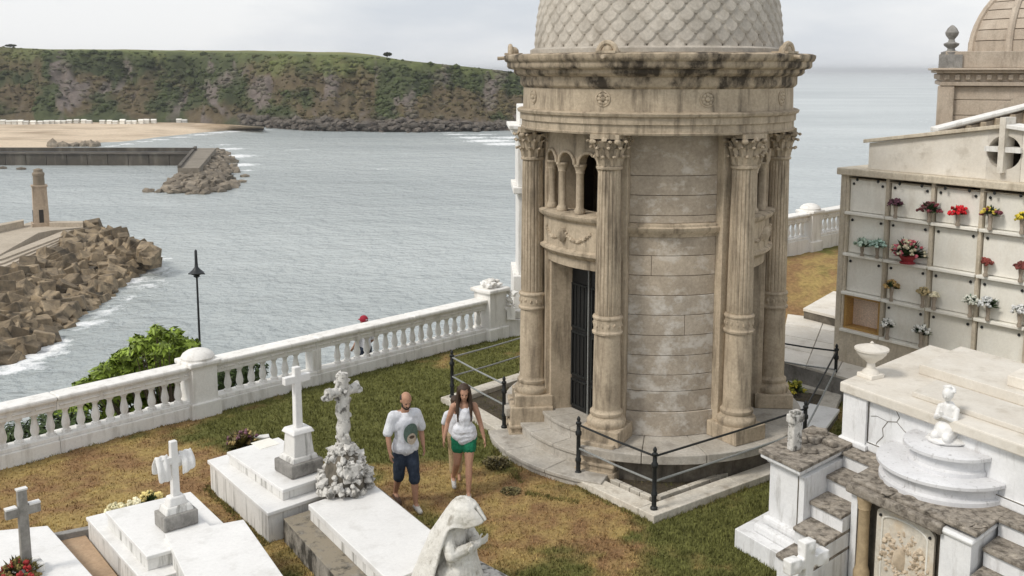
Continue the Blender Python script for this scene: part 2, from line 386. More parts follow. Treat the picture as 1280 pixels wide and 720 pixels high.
# slope below the cemetery
def slope():
    line = [BL-BD*40, BL, B0, B0.lerp(B1, .5), B1, Vector((2.4, 26.9)), RB0+Vector((-.5, 1.2)), RB0+RBD*12, RB0+RBD*50]
    pts = []
    for i in range(len(line)-1):
        n = max(2, int((line[i+1]-line[i]).length/1.2))
        for k in range(n): pts.append(line[i].lerp(line[i+1], k/n))
    prof = [(.05, -.02), (.35, -.5), (.8, -2.9), (2.6, -3.4), (4.2, -4.2), (9, -12), (16, -22), (24, -31), (34, -38)]
    vs = []; fs = []; m = len(prof); on = Vector((-.70, .714))
    for p in pts:
        zb = g_h(p.x, p.y) if p.x > 0 else 0
        for d, z in prof:
            q = p+on*(d*(1+.12*fbm(p.x*.2, p.y*.2, d)))
            vs.append((q.x, q.y, z+(zb if d < 1 else 0)+(.5*fbm(q.x*.5, q.y*.5) if d > 3 else 0)))
    for i in range(len(pts)-1):
        for k in range(m-1): fs.append((i*m+k, (i+1)*m+k, (i+1)*m+k+1, i*m+k+1))
    b = MB(); b.add(vs, fs)
    o = b.build('cliff_slope', stone('cliff_turf', (.07, .085, .03), (.16, .13, .07), .95, 1.2, stain=(.12, .11, .09), amt=.7), smooth='all'); tag(o, kind='structure')
slope()

# ------------------------------------------------------------------ sea
FOAM = []    # (x, y, radius, strength)
def foam_px(x, y, r, s): p = at(x, y, SEA); FOAM.append((p.x, p.y, r, s))
for a in [(190,324,5,1),(184,340,5,1),(168,352,4.5,1),(184,357,4,.9),(150,374,4,.9),(130,391,4,.9),(104,404,4,.9),(74,424,3.5,.9),(52,441,4.5,1.1),(28,454,4.5,1.1),(5,462,4.5,1.1),(62,436,3,.9),(32,448,3,.9),
          (292,195,11,1.2),(298,206,9,1.1),(287,186,10,1),(305,213,6,.8),(280,181,9,.7),
          (590,172,13,1.0),(612,176,15,1.1),(632,180,14,1.1),(570,168,10,.9),(605,168,10,.8),(640,172,14,1),(560,166,8,.7),
          (250,168.5,8,1),(225,171.5,7,1),(200,174.5,7,1),(180,177,6,1),(160,180,6,1),(140,182.5,5,1),(120,184.5,5,.9),(270,166,8,1),(290,164.5,8,1),(310,163,8,.9),(330,162.5,8,.8),(415,164.5,7,.5),(480,166.5,7,.5),
          (480,211,8,.55),(380,187,9,.6),(350,188,7,.5),(410,205,7,.4),(1110,195,26,.45),(1040,185,22,.45),(1160,150,90,.4),(1040,140,90,.4),(1100,180,30,.4)]:
    foam_px(*a)
def sea():
    xs = np.concatenate([np.array([-24000, -12000, -6000, -2500, -1200, -700]), np.arange(-480, 480, 5.0), np.array([600, 900, 1400, 2500, 6000, 12000, 24000])])
    ys = np.concatenate([np.array([-20000, -8000, -1000, -200, 0]), np.arange(40, 800, 5.0), np.array([830, 880, 950, 1100, 1400, 2000, 3500, 7000, 12000, 18000, 26000])])
    X, Y = np.meshgrid(xs, ys); Fm = np.zeros_like(X)
    for x, y, r, s in FOAM: Fm = np.maximum(Fm, s*np.exp(-(((X-x)/1.15)**2+(Y-y)**2)/(r*r)))
    nx, ny = len(xs), len(ys)
    V = np.stack([X.ravel(), Y.ravel(), np.full(X.size, SEA)], 1)
    i, j = np.meshgrid(np.arange(nx-1), np.arange(ny-1)); a = (j*nx+i).ravel()
    Fc = np.stack([a, a+1, a+1+nx, a+nx], 1)
    me = bpy.data.meshes.new('sea'); me.from_pydata(V.tolist(), [], Fc.tolist()); me.update()
    color_attr(me, 'foam', np.repeat(Fm.ravel()[:, None], 3, 1))
    m, t, b = mat_new('sea_water'); l = t.links.new
    g = N(t, 'ShaderNodeNewGeometry')
    def wave(sc, vec, det=5, rough=.6):
        vm = N(t, 'ShaderNodeVectorMath', operation='MULTIPLY'); vm.inputs[1].default_value = vec; l(g.outputs['Position'], vm.inputs[0])
        n = N(t, 'ShaderNodeTexNoise'); n.inputs['Scale'].default_value = sc; n.inputs['Detail'].default_value = det; n.inputs['Roughness'].default_value = rough
        l(vm.outputs['Vector'], n.inputs['Vector']); return n.outputs['Fac']
    w1 = wave(.42, (.95, 1, 1)); w2 = wave(.075, (.9, 1, 1), 4); w3 = wave(.008, (.35, 1, 1), 5)
    ad = N(t, 'ShaderNodeMath', operation='MULTIPLY_ADD'); l(w2, ad.inputs[0]); ad.inputs[1].default_value = 2.2; l(w1, ad.inputs[2])
    bp = N(t, 'ShaderNodeBump'); bp.inputs['Strength'].default_value = 1; bp.inputs['Distance'].default_value = 1.5
    l(ad.outputs['Value'], bp.inputs['Height'])
    c = N(t, 'ShaderNodeMix', data_type='RGBA'); c.inputs['A'].default_value = (.37, .405, .405, 1); c.inputs['B'].default_value = (.52, .555, .55, 1)
    mr = N(t, 'ShaderNodeMapRange'); mr.inputs['From Min'].default_value = .35; mr.inputs['From Max'].default_value = .65; l(w3, mr.inputs['Value']); l(mr.outputs['Result'], c.inputs['Factor'])
    fa = N(t, 'ShaderNodeAttribute', attribute_name='foam'); fs = N(t, 'ShaderNodeSeparateColor'); l(fa.outputs['Color'], fs.inputs[0])
    fn = wave(.42, (.9, .9, 1), 8, .72)
    th = N(t, 'ShaderNodeMath', operation='MULTIPLY_ADD'); l(fs.outputs['Red'], th.inputs[0]); th.inputs[1].default_value = .46; l(fn, th.inputs[2])
    fr = N(t, 'ShaderNodeMapRange'); fr.inputs['From Min'].default_value = .74; fr.inputs['From Max'].default_value = .92; l(th.outputs['Value'], fr.inputs['Value'])
    c2 = N(t, 'ShaderNodeMix', data_type='RGBA'); c2.inputs['B'].default_value = (.86, .87, .87, 1); l(c.outputs['Result'], c2.inputs['A']); l(fr.outputs['Result'], c2.inputs['Factor'])
    l(c2.outputs['Result'], b.inputs['Base Color'])
    rr = N(t, 'ShaderNodeMapRange'); rr.inputs['To Min'].default_value = .22; rr.inputs['To Max'].default_value = .8; l(fr.outputs['Result'], rr.inputs['Value']); l(rr.outputs['Result'], b.inputs['Roughness'])
    b.inputs['IOR'].default_value = 1.33; l(bp.outputs['Normal'], b.inputs['Normal'])
    me.materials.append(m); o = bpy.data.objects.new('sea', me); col.objects.link(o); tag(o, kind='structure')
sea()

# ------------------------------------------------------------------ far headland, its beach and shore
HB = [(-160,163),(-60,157),(0,155),(120,155),(230,154),(320,158),(380,163),(450,164),(520,165),(580,164),(640,163),(700,160),(740,157),(790,150)]
HT = [(-160,54),(-60,57),(0,59),(60,63),(150,64),(250,66),(330,67),(430,70),(480,73),(520,77),(580,83),(625,88),(700,98),(740,115),(790,146)]
def interp(tab, x):
    for (a, b), (c, d) in zip(tab, tab[1:]):
        if x <= c: return b+(d-b)*(x-a)/(c-a)
    return tab[-1][1]
def head_pt(u, v):
    px = -160+950*u
    base = at(px, interp(HB, px), SEA)
    D = base.y+105
    top = aty(px, interp(HT, px), D)
    top.z -= 3.0*(1-sstep(200, 330, px))*0
    if v <= 1:
        zz = v**.80
        ez = .78*zz+.22*sstep(.55, .95, v)
        x = base.x+(top.x-base.x)*v; y = base.y+(D-base.y)*v; z = SEA+(top.z-SEA)*ez
        # gullies and ledges
        s = math.sin(min(1, v)*math.pi)**.7
        gul = fbm(px*.018+3, v*.7, 0, 5); gul2 = fbm(px*.05, v*2.6, 5, 5)
        y += s*(26*gul+11*gul2); z += s*(5*gul2+3.5*fbm(px*.09, v*7, 9, 4))
        if v < .16:
            k = sstep(300, 380, px)*(1-v/.16)
            z += k*(2.6*abs(fbm(px*.16, v*22, 2, 4))); y -= k*16*abs(fbm(px*.07, v*5, 7, 4))
    else:
        t = v-1; Y = D+t*650
        x = top.x*Y/D; y = Y; z = top.z+t*15*(1-sstep(430, 560, px))+.8*fbm(x*.02, y*.02)-10*t*sstep(500, 640, px)
    return Vector((x, y, z-(2.0 if v == 0 else 0))), px
def head_col(px, v, p):
    n = 1.25*fbm(px*.013, v*1.6, 3.1, 5); m = fbm(px*.07, v*6, 8.7, 4)
    green = np.array((.072, .083, .036)); dk = np.array((.046, .055, .029)); brown = np.array((.108, .084, .050)); rock = np.array((.15, .125, .11)); field = np.array((.120, .138, .050)); shore = np.array((.12, .10, .085))
    c = green*(.5+.5*m)+dk*(.5-.5*m) if True else green
    k = sstep(-.05, .35, n+.22*sstep(300, 480, px)*(1-sstep(.6, .95, v))+.1*(1-v)); c = c*(1-k)+brown*k
    r = sstep(.22, .5, fbm(px*.03+11, v*1.4, 6, 5)-.25*(v > .85)+(.28 if 250 < px < 340 else 0)+(.25 if 435 < px < 470 and v > .6 else 0)); c = c*(1-r)+rock*r
    sh = sstep(.17, .08, v) if v < .17 else 0; sh *= sstep(270, 340, px); c = c*(1-sh)+shore*(.6+.9*abs(m))*sh
    if v > .72: f = sstep(.78, .97, v+.16*n+.06*sstep(300, 420, px))*(.7+.4*m); f = min(1, max(0, f)); c = c*(1-f)+field*f
    if v > 1: c = field*(1+.3*fbm(p.x*.012, p.y*.012))+np.array((.05, .03, 0))*sstep(.1, .6, v-1)
    return np.clip(c, .01, .6)
def headland():
    nu, vv = 420, list(np.linspace(0, 1, 64))+[1.04, 1.1, 1.2, 1.35, 1.6, 1.9]
    vs = []; cs = []; nv = len(vv)
    for i in range(nu+1):
        for v in vv:
            p, px = head_pt(i/nu, v); vs.append(p); cs.append(head_col(px, v, p))
    fs = [(i*nv+k, (i+1)*nv+k, (i+1)*nv+k+1, i*nv+k+1) for i in range(nu) for k in range(nv-1)]
    b = MB(); b.add(vs, fs); o = b.build('headland', attr_mat('headland_ground', 'tint', bump=.6, nscale=.25), smooth='all'); color_attr(o.data, 'tint', np.array(cs)); tag(o, kind='structure')
    # scrub covering the cliff: uncountable
    V4, F4 = ico(1); rnd = random.random; n = 6500; P = []; Fc = []; C = []
    for k in range(n):
        u = rnd(); v = .10+.92*rnd()**.85; p, px = head_pt(u, v)
        if v > .86 and rnd() < (.8 if px > 150 else .25): continue
        c = head_col(px, min(v, .85), p)
        if c[0] > c[1]*1.12 and rnd() < .45: continue
        s = (.8+2.3*rnd()**3)*(.55 if v > .97 else 1); o0 = len(P); sd = rnd()*50
        tint = c*np.array((1.0, 1.06, .95))*(.7+.55*rnd())
        for q in V4:
            kk = 1+.45*mnoise.noise(q*2.1+Vector((sd, 0, 0)))
            P.append((p.x+q.x*s*1.25*kk, p.y+q.y*s*kk, p.z+q.z*s*.75*kk+.2*s)); C.append(tint)
        Fc += [[a+o0 for a in f] for f in F4]
    b = MB(); b.v = P; b.f = Fc; o = b.build('cliff_scrub', attr_mat('scrub_leaf', 'tint', bump=.5, nscale=.8)); color_attr(o.data, 'tint', np.array(C))
    tag(o, 'low scrub and bushes covering the far green cliff', 'scrub', kind='stuff')
    # tumbled rocks along the far shore
    P = MB()
    for k in range(620):
        px = 300+480*rnd(); base, _ = head_pt((px+160)/950, .10*rnd())
        s = .6+2.4*rnd()**2; P.ball((base.x, base.y-6*rnd(), base.z+s*.2), (s*1.4, s, s*.75), 1, .7, seed=k)
    o = P.build('shore_rocks', stone('shore_rock', (.17, .145, .12), (.075, .065, .055), .9, .3, rnd=0, fine=2)); tag(o, 'tumbled dark rocks along the foot of the far cliff', 'rocks', kind='stuff')
headland()

# ------------------------------------------------------------------ beach
def beach():
    edge = [(-140,200),(-60,194),(0,190),(60,188),(100,184),(130,181),(160,178),(200,173),(240,168),(285,163.5),(330,161)]
    back = [(-140,157),(-60,155),(0,153.5),(60,153),(100,152.5),(130,152.5),(160,152.5),(200,152.5),(240,153),(285,155),(330,158)]
    vs = []; fs = []; n = 9
    for (x, y), (x2, y2) in zip(edge, back):
        a = at(x, y, SEA-.25); b = at(x2, y2, SEA+4.5)
        for k in range(n):
            t = k/(n-1); p = a.lerp(b, t); p.z = SEA-.25+4.5*t**1.2+.15*fbm(p.x*.05, p.y*.05); vs.append(p)
    m = len(edge)
    for i in range(m-1):
        for k in range(n-1): fs.append((i*n+k, (i+1)*n+k, (i+1)*n+k+1, i*n+k+1))
    b = MB(); b.add(vs, fs)
    sm = stone('beach_sand', (.58, .465, .34), (.66, .54, .40), .95, .02, stain=(.30, .225, .15), amt=.85, lo=.47, hi=.62, rnd=0, streak=(.012, .03, .03), fine=.6)
    tag(b.build('beach', sm, smooth='all'), kind='structure')
beach()
def beach_huts():
    b = MB(); b.box((0, 0, 1.3), (3.4, 2.6, 2.6)); b.add([(-1.9,-1.6,2.6),(1.9,-1.6,2.6),(1.9,1.6,2.6),(-1.9,1.6,2.6),(-1.9,0,3.5),(1.9,0,3.5)], [(0,1,5,4),(2,3,4,5),(0,4,3),(1,2,5),(3,2,1,0)])
    mw = plain('hut_white_paint', (.74, .72, .66), .7, rnd=.22)
    first = None; x = -40
    while x < 236:
        if not (116 < x < 122 or 197 < x < 218):
            p = at(x, 156.2+.4*math.sin(x*.05)-(x*.006), SEA+3.4)
            if first is None:
                o = b.build('beach_hut', mw); first = o
            else:
                o = first.copy(); col.objects.link(o)
            o.location = (p.x, p.y, SEA+3.3); o.rotation_euler = (0, 0, .1*random.uniform(-1, 1)); o.scale = (1, 1, random.uniform(.85, 1.15))
            tag(o, 'small white beach hut in the row at the foot of the green cliff', 'hut', 'white beach huts along the back of the beach')
        x += random.choice((6.6, 7.2, 7.6, 9))
beach_huts()
def rock_mesh(name, m, seed, sub=1, jit=.55):
    b = MB(); b.ball((0, 0, 0), (1.15, 1, .8), sub, jit, seed=seed); return b.build(name, m)
# ------------------------------------------------------------------ far jetty
def far_jetty():
    zt = SEA+5.0
    a = at(-120, 206.5, SEA); b_ = at(238, 207, SEA)
    t = thing('harbour_jetty', (b_.x, b_.y, SEA), 'long dark harbour wall with rocky head in front of the beach', 'jetty')
    jm = stone('wet_quay_wall', (.115, .10, .08), (.065, .058, .05), .9, .15, stain=(.22, .20, .165), amt=.6, lo=.5, hi=.68, rnd=0, streak=(.25, .25, .05), fine=1.2)
    dm = stone('quay_deck', (.27, .235, .19), (.19, .165, .13), .9, .1, rnd=0, fine=1)
    d = (b_-a).normalized(); nrm = Vector((-d.y, d.x, 0))
    if nrm.y < 0: nrm = -nrm
    L0 = (b_-a).length; nseg = 14
    for k in range(nseg):
        p = a+d*(L0*k/nseg); q = a+d*(L0*(k+1)/nseg-.25)
        MB().prism([p, q, q+nrm*9, p+nrm*9], SEA-2, zt-.02*(k % 2)).build('wall_panel', jm, t)
    MB().prism([a-nrm*.5, b_-nrm*.5, b_+nrm*9.5, a+nrm*9.5], zt, zt+.35).build('coping', jm, t)
    MB().prism([a+nrm*7, b_+nrm*7, b_+nrm*9.3, a+nrm*9.3], zt+.6, zt+2.2).build('parapet', jm, t)
    # spur turning towards the camera
    s0 = at(243, 187.5, zt); s1 = at(270, 187.5, zt); s2 = at(249, 213, zt); s3 = at(222, 213, zt)
    MB().prism([s0, s1, s2, s3], SEA-2, zt+.9).build('spur_deck', dm, t)
    e = (s3-s0).normalized(); f = (s1-s0).normalized()
    MB().prism([s0, s0+f*1.2, s3+f*1.2, s3], zt+.9, zt+1.8).build('spur_parapet', jm, t)
    rm = stone('jetty_rock', (.27, .225, .17), (.14, .12, .095), .9, .4, rnd=.3, fine=2.5)
    base = [rock_mesh('rock', rm, s) for s in range(5)]
    reg = [(184,240),(215,243),(250,243),(285,239),(297,232),(296,215),(290,198),(272,186)]
    cen = s2.lerp(s1, .3); n = 0; first = set()
    for k in range(900):
        if n > 240: break
        i = random.randrange(len(reg)-1); f_ = random.random()
        ex = reg[i][0]+(reg[i+1][0]-reg[i][0])*f_; ey = reg[i][1]+(reg[i+1][1]-reg[i][1])*f_
        outp = at(ex, ey, SEA); inn = s3.lerp(s2, random.random()) if i < 3 else s2.lerp(s1, (i-3+f_)/5)
        u = random.random()**.8; p = inn.lerp(outp, u); z = zt-1.5-(zt-1.5-SEA)*u
        j = random.randrange(5); src = base[j]
        if j in first: o = src.copy(); col.objects.link(o)
        else: o = src; first.add(j)
        o.parent = t; o.location = (p.x-b_.x, p.y-b_.y, z-SEA); s = random.uniform(1.1, 2.7); o.scale = (s, s, s*.85)
        o.rotation_euler = (random.uniform(-.5, .5), random.uniform(-.5, .5), random.uniform(0, 6.28)); n += 1
    # low rocks awash near the jetty and off the beach
    rb = MB(); p = at(92, 183, SEA)
    for k in range(26): rb.ball((p.x+random.uniform(-14, 14), p.y+random.uniform(-4, 4), SEA+.6), (random.uniform(1.5, 4), 2, random.uniform(1.2, 3)), 1, .6, seed=k)
    o = rb.build('shore_rock', rm); tag(o, 'dark rock outcrop lying on the sand in front of the harbour wall', 'rock')
    for lab, pts in (('small dark rock awash right of the jetty head', [(307, 221), (302, 228)]), ('tiny dark rocks awash left of the jetty, in the inner harbour', [(4, 211), (27, 212)])):
        rb = MB()
        for k, (x, y) in enumerate(pts): q = at(x, y, SEA); rb.ball((q.x, q.y, SEA+.2), (2.2, 1.3, 1.0), 1, .5, seed=k)
        tag(rb.build('sea_rock', rm), lab, 'rock')
far_jetty()
# ------------------------------------------------------------------ near breakwater with concrete blocks, and its light tower
def breakwater():
    zt = -29.2
    t = thing('breakwater', at(60, 300, SEA), 'breakwater of tumbled brown concrete blocks with stepped quay on top', 'breakwater')
    bm_ = stone('armour_block_concrete', (.33, .255, .165), (.16, .125, .085), .92, .5, stain=(.05, .042, .032), amt=.8, lo=.47, hi=.66, rnd=.42, streak=(.5, .5, .35), fine=3, bdist=.1)
    dm = stone('breakwater_deck', (.52, .45, .36), (.42, .36, .28), .9, .2, stain=(.22, .18, .13), amt=.5, rnd=.05, fine=2)
    dk = stone('breakwater_core', (.12, .10, .075), (.07, .06, .045), .95, .2, rnd=0, fine=2)
    P = lambda x, y, z=zt: at(x, y, z)
    # core under everything
    MB().prism([P(-160, 470, -34), P(-10, 440, -34), P(80, 395, -34), P(140, 358, -34), P(176, 322, -34), P(110, 296, -34), P(-160, 365, -34)], SEA-3, -33.9).build('core', dk, t)
    MB().prism([P(-160, 420, -31), P(0, 388, -31), P(70, 352, -31), P(125, 320, -31), P(150, 306, -31), P(104, 283, -31), P(-160, 350, -31)], SEA-2, -32.6).build('core', dk, t)
    # quay
    MB().prism([P(-150, 352), P(0, 318), P(48, 291), P(64, 288), P(104, 284), P(102, 280), P(40, 277), P(0, 288), P(-150, 312)], SEA-2, zt).build('deck', dm, t)
    MB().prism([P(-150, 322), P(-2, 291), P(30, 284), P(30, 282), P(-2, 288), P(-150, 318)], zt, zt+1.5).build('back_parapet', dm, t)
    # stepped concrete ledges on the seaward side
    for k in range(7):
        off = 5.5*k; z = zt-.3-.32*k
        MB().prism([P(-150, 352+off, z), P(6, 317+off, z), P(80-4*k, 288+off*.85, z), P(96-5*k, 288+off*.85, z), P(70-5*k, 298+off, z), P(4, 323+off, z), P(-150, 361+off, z)], z-2.4, z).build('ledge', dm, t)
    MB().prism([P(62, 284, zt), P(104, 283.5, zt), P(104, 281.5, zt), P(62, 281.5, zt)], zt, zt+1.0).build('end_parapet', dm, t)
    # armour blocks
    up = [(-60,365),(0,352),(30,335),(60,316),(88,296),(105,284),(120,284),(140,291),(165,304),(188,320)]
    lo = [(-60,478),(0,456),(22,446),(45,437),(68,420),(92,403),(118,383),(142,364),(165,346),(192,323)]
    srcs = []
    for s in range(6):
        b = MB(); rs = random.Random(s)
        q = [(x*(1+rs.uniform(-.12, .12)), y*(1+rs.uniform(-.12, .12)), z*(1+rs.uniform(-.12, .12))) for z in (-.5, .5) for x, y in ((-.6,-.5),(.6,-.5),(.6,.5),(-.6,.5))]
        b.hexa(q); srcs.append(b.build('block', bm_, bevel=.05, seg=1))
    used = set(); org = wloc(t); n = 0
    cells = []
    for i in range(len(up)-1):
        for a in range(4):
            for r in range(8): cells.append((i, a/4, r/8))
    random.shuffle(cells); cells = cells[:286]+cells*2; joined = MB()
    for ci, (i, fa, fr) in enumerate(cells):
        f = fa+random.random()*.25; u = min(1, fr+random.random()*.13)
        A = at(up[i][0]+(up[i+1][0]-up[i][0])*f, up[i][1]+(up[i+1][1]-up[i][1])*f, -30.3)
        Bq = at(lo[i][0]+(lo[i+1][0]-lo[i][0])*f, lo[i][1]+(lo[i+1][1]-lo[i][1])*f, SEA)
        p = A.lerp(Bq, u); j = random.randrange(6)
        if ci >= 286:
            if ci > 700: break
            s = random.uniform(1.3, 2.4); mt = Matrix.Translation((p.x, p.y, p.z-random.uniform(.2, 1.2))) @ Matrix.Rotation(random.uniform(0, 6.28), 4, 'Z') @ Matrix.Rotation(random.uniform(-.6, .6), 4, 'X') @ Matrix.Diagonal((s*1.2, s, s*.85, 1))
            joined.add([mt @ v.co for v in srcs[j].data.vertices], [list(f.vertices) for f in srcs[j].data.polygons]); continue
        if j in used: o = srcs[j].copy(); col.objects.link(o)
        else: o = srcs[j]; used.add(j)
        s = random.uniform(1.7, 3.3); o.parent = t; o.location = (p.x-org.x, p.y-org.y, p.z-org.z+random.uniform(-.4, .7)); o.scale = (s*random.uniform(.9, 1.35), s, s*random.uniform(.7, 1))
        o.rotation_euler = (random.uniform(-.55, .55), random.uniform(-.55, .55), random.uniform(0, 6.28))
    oj = joined.build('small_blocks', bm_, t); oj['kind'] = 'stuff'
    # light tower
    p = at(52, 282, zt); t2 = thing('light_tower', p, 'square tan stone harbour light tower standing at the breakwater end', 'lighthouse')
    lm = stone('tower_stone', (.50, .40, .30), (.40, .31, .225), .9, .3, stain=(.14, .115, .09), amt=.7, rnd=.04, streak=(.9, .9, .2), fine=3)
    dkm = plain('tower_opening', (.05, .045, .04), .9)
    x, y, z = p
    MB().box((x, y, z+.4), (4.0, 4.0, .8), .5).build('plinth', lm, t2)
    MB().box((x, y, z+4.9), (3.3, 3.3, 8.4), .5, .90).build('shaft', lm, t2)
    MB().box((x, y, z+9.3), (3.4, 3.4, .35), .5).build('gallery', lm, t2)
    MB().lathe([(1.25, z+9.47), (1.2, z+11.6), (1.32, z+11.7), (1.32, z+12.2), (1.0, z+12.5), (.95, z+13.1), (.4, z+13.3), (0, z+13.35)], (x, y), 16).build('lantern', stone('lantern_stone', (.27, .22, .165), (.2, .165, .12), .9, .5, rnd=0), t2, True)
    for a, zz, h in ((.5-math.pi/2, 2.4, 3.0), (.5+math.pi, 2, 3.4)):
        r = 1.50-.02*zz; MB().box((x+math.cos(a)*r, y+math.sin(a)*r, z+zz), (.95, .5, h), a+math.pi/2).build('opening', dkm, t2)
breakwater()

# =================================================================== BALUSTRADES
def lathe_baluster(h):
    b = MB(); s = h/.44
    b.lathe([(.078,0),(.078,.04*s),(.055,.05*s),(.05,.07*s),(.068,.12*s),(.072,.17*s),(.058,.24*s),(.042,.32*s),(.040,.36*s),(.05,.375*s),(.05,.385*s),(.07,.40*s),(.07,.44*s)], n=14)
    return b
def strip(a, b, hw, z0, z1, za=0, zb=0):
    d = (b-a).normalized(); n = Vector((-d.y, d.x))*hw
    m = MB(); m.hexa([(a.x+n.x,a.y+n.y,z0+za),(a.x-n.x,a.y-n.y,z0+za),(b.x-n.x,b.y-n.y,z0+zb),(b.x+n.x,b.y+n.y,z0+zb),
                      (a.x+n.x,a.y+n.y,z1+za),(a.x-n.x,a.y-n.y,z1+za),(b.x-n.x,b.y-n.y,z1+zb),(b.x+n.x,b.y+n.y,z1+zb)]); return m
def balustrade(t, A, Bp, z, piers, bh=.30, balh=.44, rt=1.0, ext=0):
    d = (Bp-A).normalized(); Ln = (Bp-A).length; rz = math.atan2(d.y, d.x)
    cuts = [0]+[p for p in piers]+[Ln]
    for a, b in zip(cuts, cuts[1:]):
        n = max(1, round((b-a)/2.4))
        for k in range(n):
            p = A+d*(a+(b-a)*k/n); q = A+d*(a+(b-a)*(k+1)/n-.006)
            strip(p, q, .19, z-.25, z+bh-.07).build('plinth', 'white', t, bevel=.012)
            strip(p, q, .15, z+bh-.07, z+bh).build('plinth_cap', 'white', t, bevel=.015)
            strip(p, q, .115, z+bh+balh, z+rt-.09).build('frieze', 'white', t, bevel=.008)
            strip(p, q, .20, z+rt-.09, z+rt).build('rail', 'white', t, bevel=.03)
            m = MB(); nb = 7
            for side in (1, -1):
                nn = Vector((-d.y, d.x))*side*.117
                for kk in range(nb):
                    c0 = p+(q-p)*((kk+.1)/nb); c1 = p+(q-p)*((kk+.9)/nb)
                    m.tube([(c0.x+nn.x, c0.y+nn.y, z+bh+balh+.085), (c1.x+nn.x, c1.y+nn.y, z+bh+balh+.085)], .022, 6)
            m.build('frieze_moulding', 'white', t)
    src = lathe_baluster(balh).build('baluster', 'white', t, True, off=(0, 0, 0)); first = True
    org = wloc(t); s = .18
    while s < Ln-.1:
        if all(abs(s-p) > .36 for p in piers):
            p = A+d*s
            o = src if first else link_copy(src, t); first = False
            o.location = (p.x-org.x, p.y-org.y, z+bh-org.z); o.rotation_euler = (0, 0, s*3)
        s += .255
    return d, rz
def pier(t, p, rz, z, w=.46, h=1.0, kind='dome'):
    root = MB(); root.box((p.x, p.y, z+(h-.25)/2), (w, w, h+.25), rz); pr = root.build('pier', 'white', t, bevel=.01)
    MB().box((p.x, p.y, z+.02), (w+.1, w+.1, .54), rz).build('pier_base', 'white', pr, bevel=.02)
    MB().box((p.x, p.y, z+h+.02), (w+.14, w+.14, .1), rz).build('pier_cornice', 'white', pr, bevel=.03)
    if kind == 'dome':
        b = MB(); b.lathe([(w*.60, z+h+.07), (w*.62, z+h+.11), (w*.55, z+h+.17), (w*.40, z+h+.22), (w*.2, z+h+.25), (0, z+h+.26)], (p.x, p.y), 24); b.build('pier_cap', 'white', pr, True)
    else:
        b = MB()
        for k in range(16):
            a = k*2.4; r = .05+.016*k*.8; b.ball((p.x+math.cos(a)*r, p.y+math.sin(a)*r, z+h+.14+.16*(1-r/.25)*random.random()), (.09, .09, .065), 1, .6, seed=k)
        b.ball((p.x, p.y, z+h+.1), (.2, .2, .1), 2); b.build('carved_flowers', 'white', pr, True)
A0 = BL+BD*7
t = thing('balustrade', (A0.x, A0.y, 0), 'long white masonry balustrade with turned balusters between lawn and sea', 'balustrade')
L0 = (B0-A0).length
pl = [L0+3.55, L0+6.1, L0+(B1-B0).length]
d, rz = balustrade(t, A0, B1, 0, pl)
strip(A0+d*(pl[1]-.11), A0+d*(pl[1]+.11), .13, .30, .74).build('block', 'white', t, bevel=.01); pier(t, A0+d*pl[0], rz, 0, .50, 1.0); pier(t, A0+d*pl[2], rz, 0, .56, 1.17, 'fl')
# plain wall returning behind the mausoleum
tw = thing('boundary_wall', (.5, 24, 0), 'plain low white boundary wall beside the flower-topped balustrade pier', 'wall')
strip(Vector((-.25, 23.72)), W1, .14, -.2, .42).build('wall_base', 'white', tw, bevel=.01)
strip(Vector((-.25, 23.72)), W1, .10, .42, .62).build('coping', 'white', tw, bevel=.02)
tu = thing('boundary_wall', (3.5, 25, 0), 'low white wall between the mausoleum and the far balustrade', 'wall')
strip(W1, RB0, .14, -.2, .9, 0, .1).build('wall_base', 'white', tu, bevel=.01)
strip(W1, RB0, .2, .9, 1.0, 0, .1).build('coping', 'white', tu, bevel=.02)
# flowers carved on the wall end next to the pier
b = MB(); q = Vector((-.02, 23.6))
for k in range(12): b.ball((q.x+random.uniform(-.1, .1), q.y+random.uniform(-.06, .06), .62+.5*random.random()), (.085, .085, .07), 1, .6, seed=k+40)
b.box((q.x, q.y, .6), (.2, .2, .3)); tag(b.build('carved_finial', 'white', None, True), 'white carved flower finial on the low wall beside the mausoleum column', 'finial')
# right hand balustrade on the higher ground
ZR = 1.02
t = thing('balustrade', (RB0.x, RB0.y, ZR), 'white balustrade on the higher brown ground right of the mausoleum', 'balustrade')
RB1 = RB0+RBD*14
d, rz = balustrade(t, RB0, RB1, ZR, [3.0, 6.45, 10.2], .46, .44, 1.16)
for s in (6.45, 10.2, 3.0): pier(t, RB0+d*s, rz, ZR, .5, 1.16)

# =================================================================== MAUSOLEUM
MC = Vector((2.47, 17.27))
maus = thing('mausoleum', (MC.x, MC.y, 0), 'round tan stone mausoleum with fluted columns and scaled dome', 'mausoleum')
CA = [-85, -27, 32.4, 86.5, 151, -147]       # column bearings (deg, 0 = towards the camera)
CR = 2.12
def MP(a, r, z=0): return Vector((r*math.sin(R(a)), -r*math.cos(R(a)), z))
def mb(b, name, m, parent=maus, **k): return b.build(name, m, parent, off=(0, 0, 0), **k)
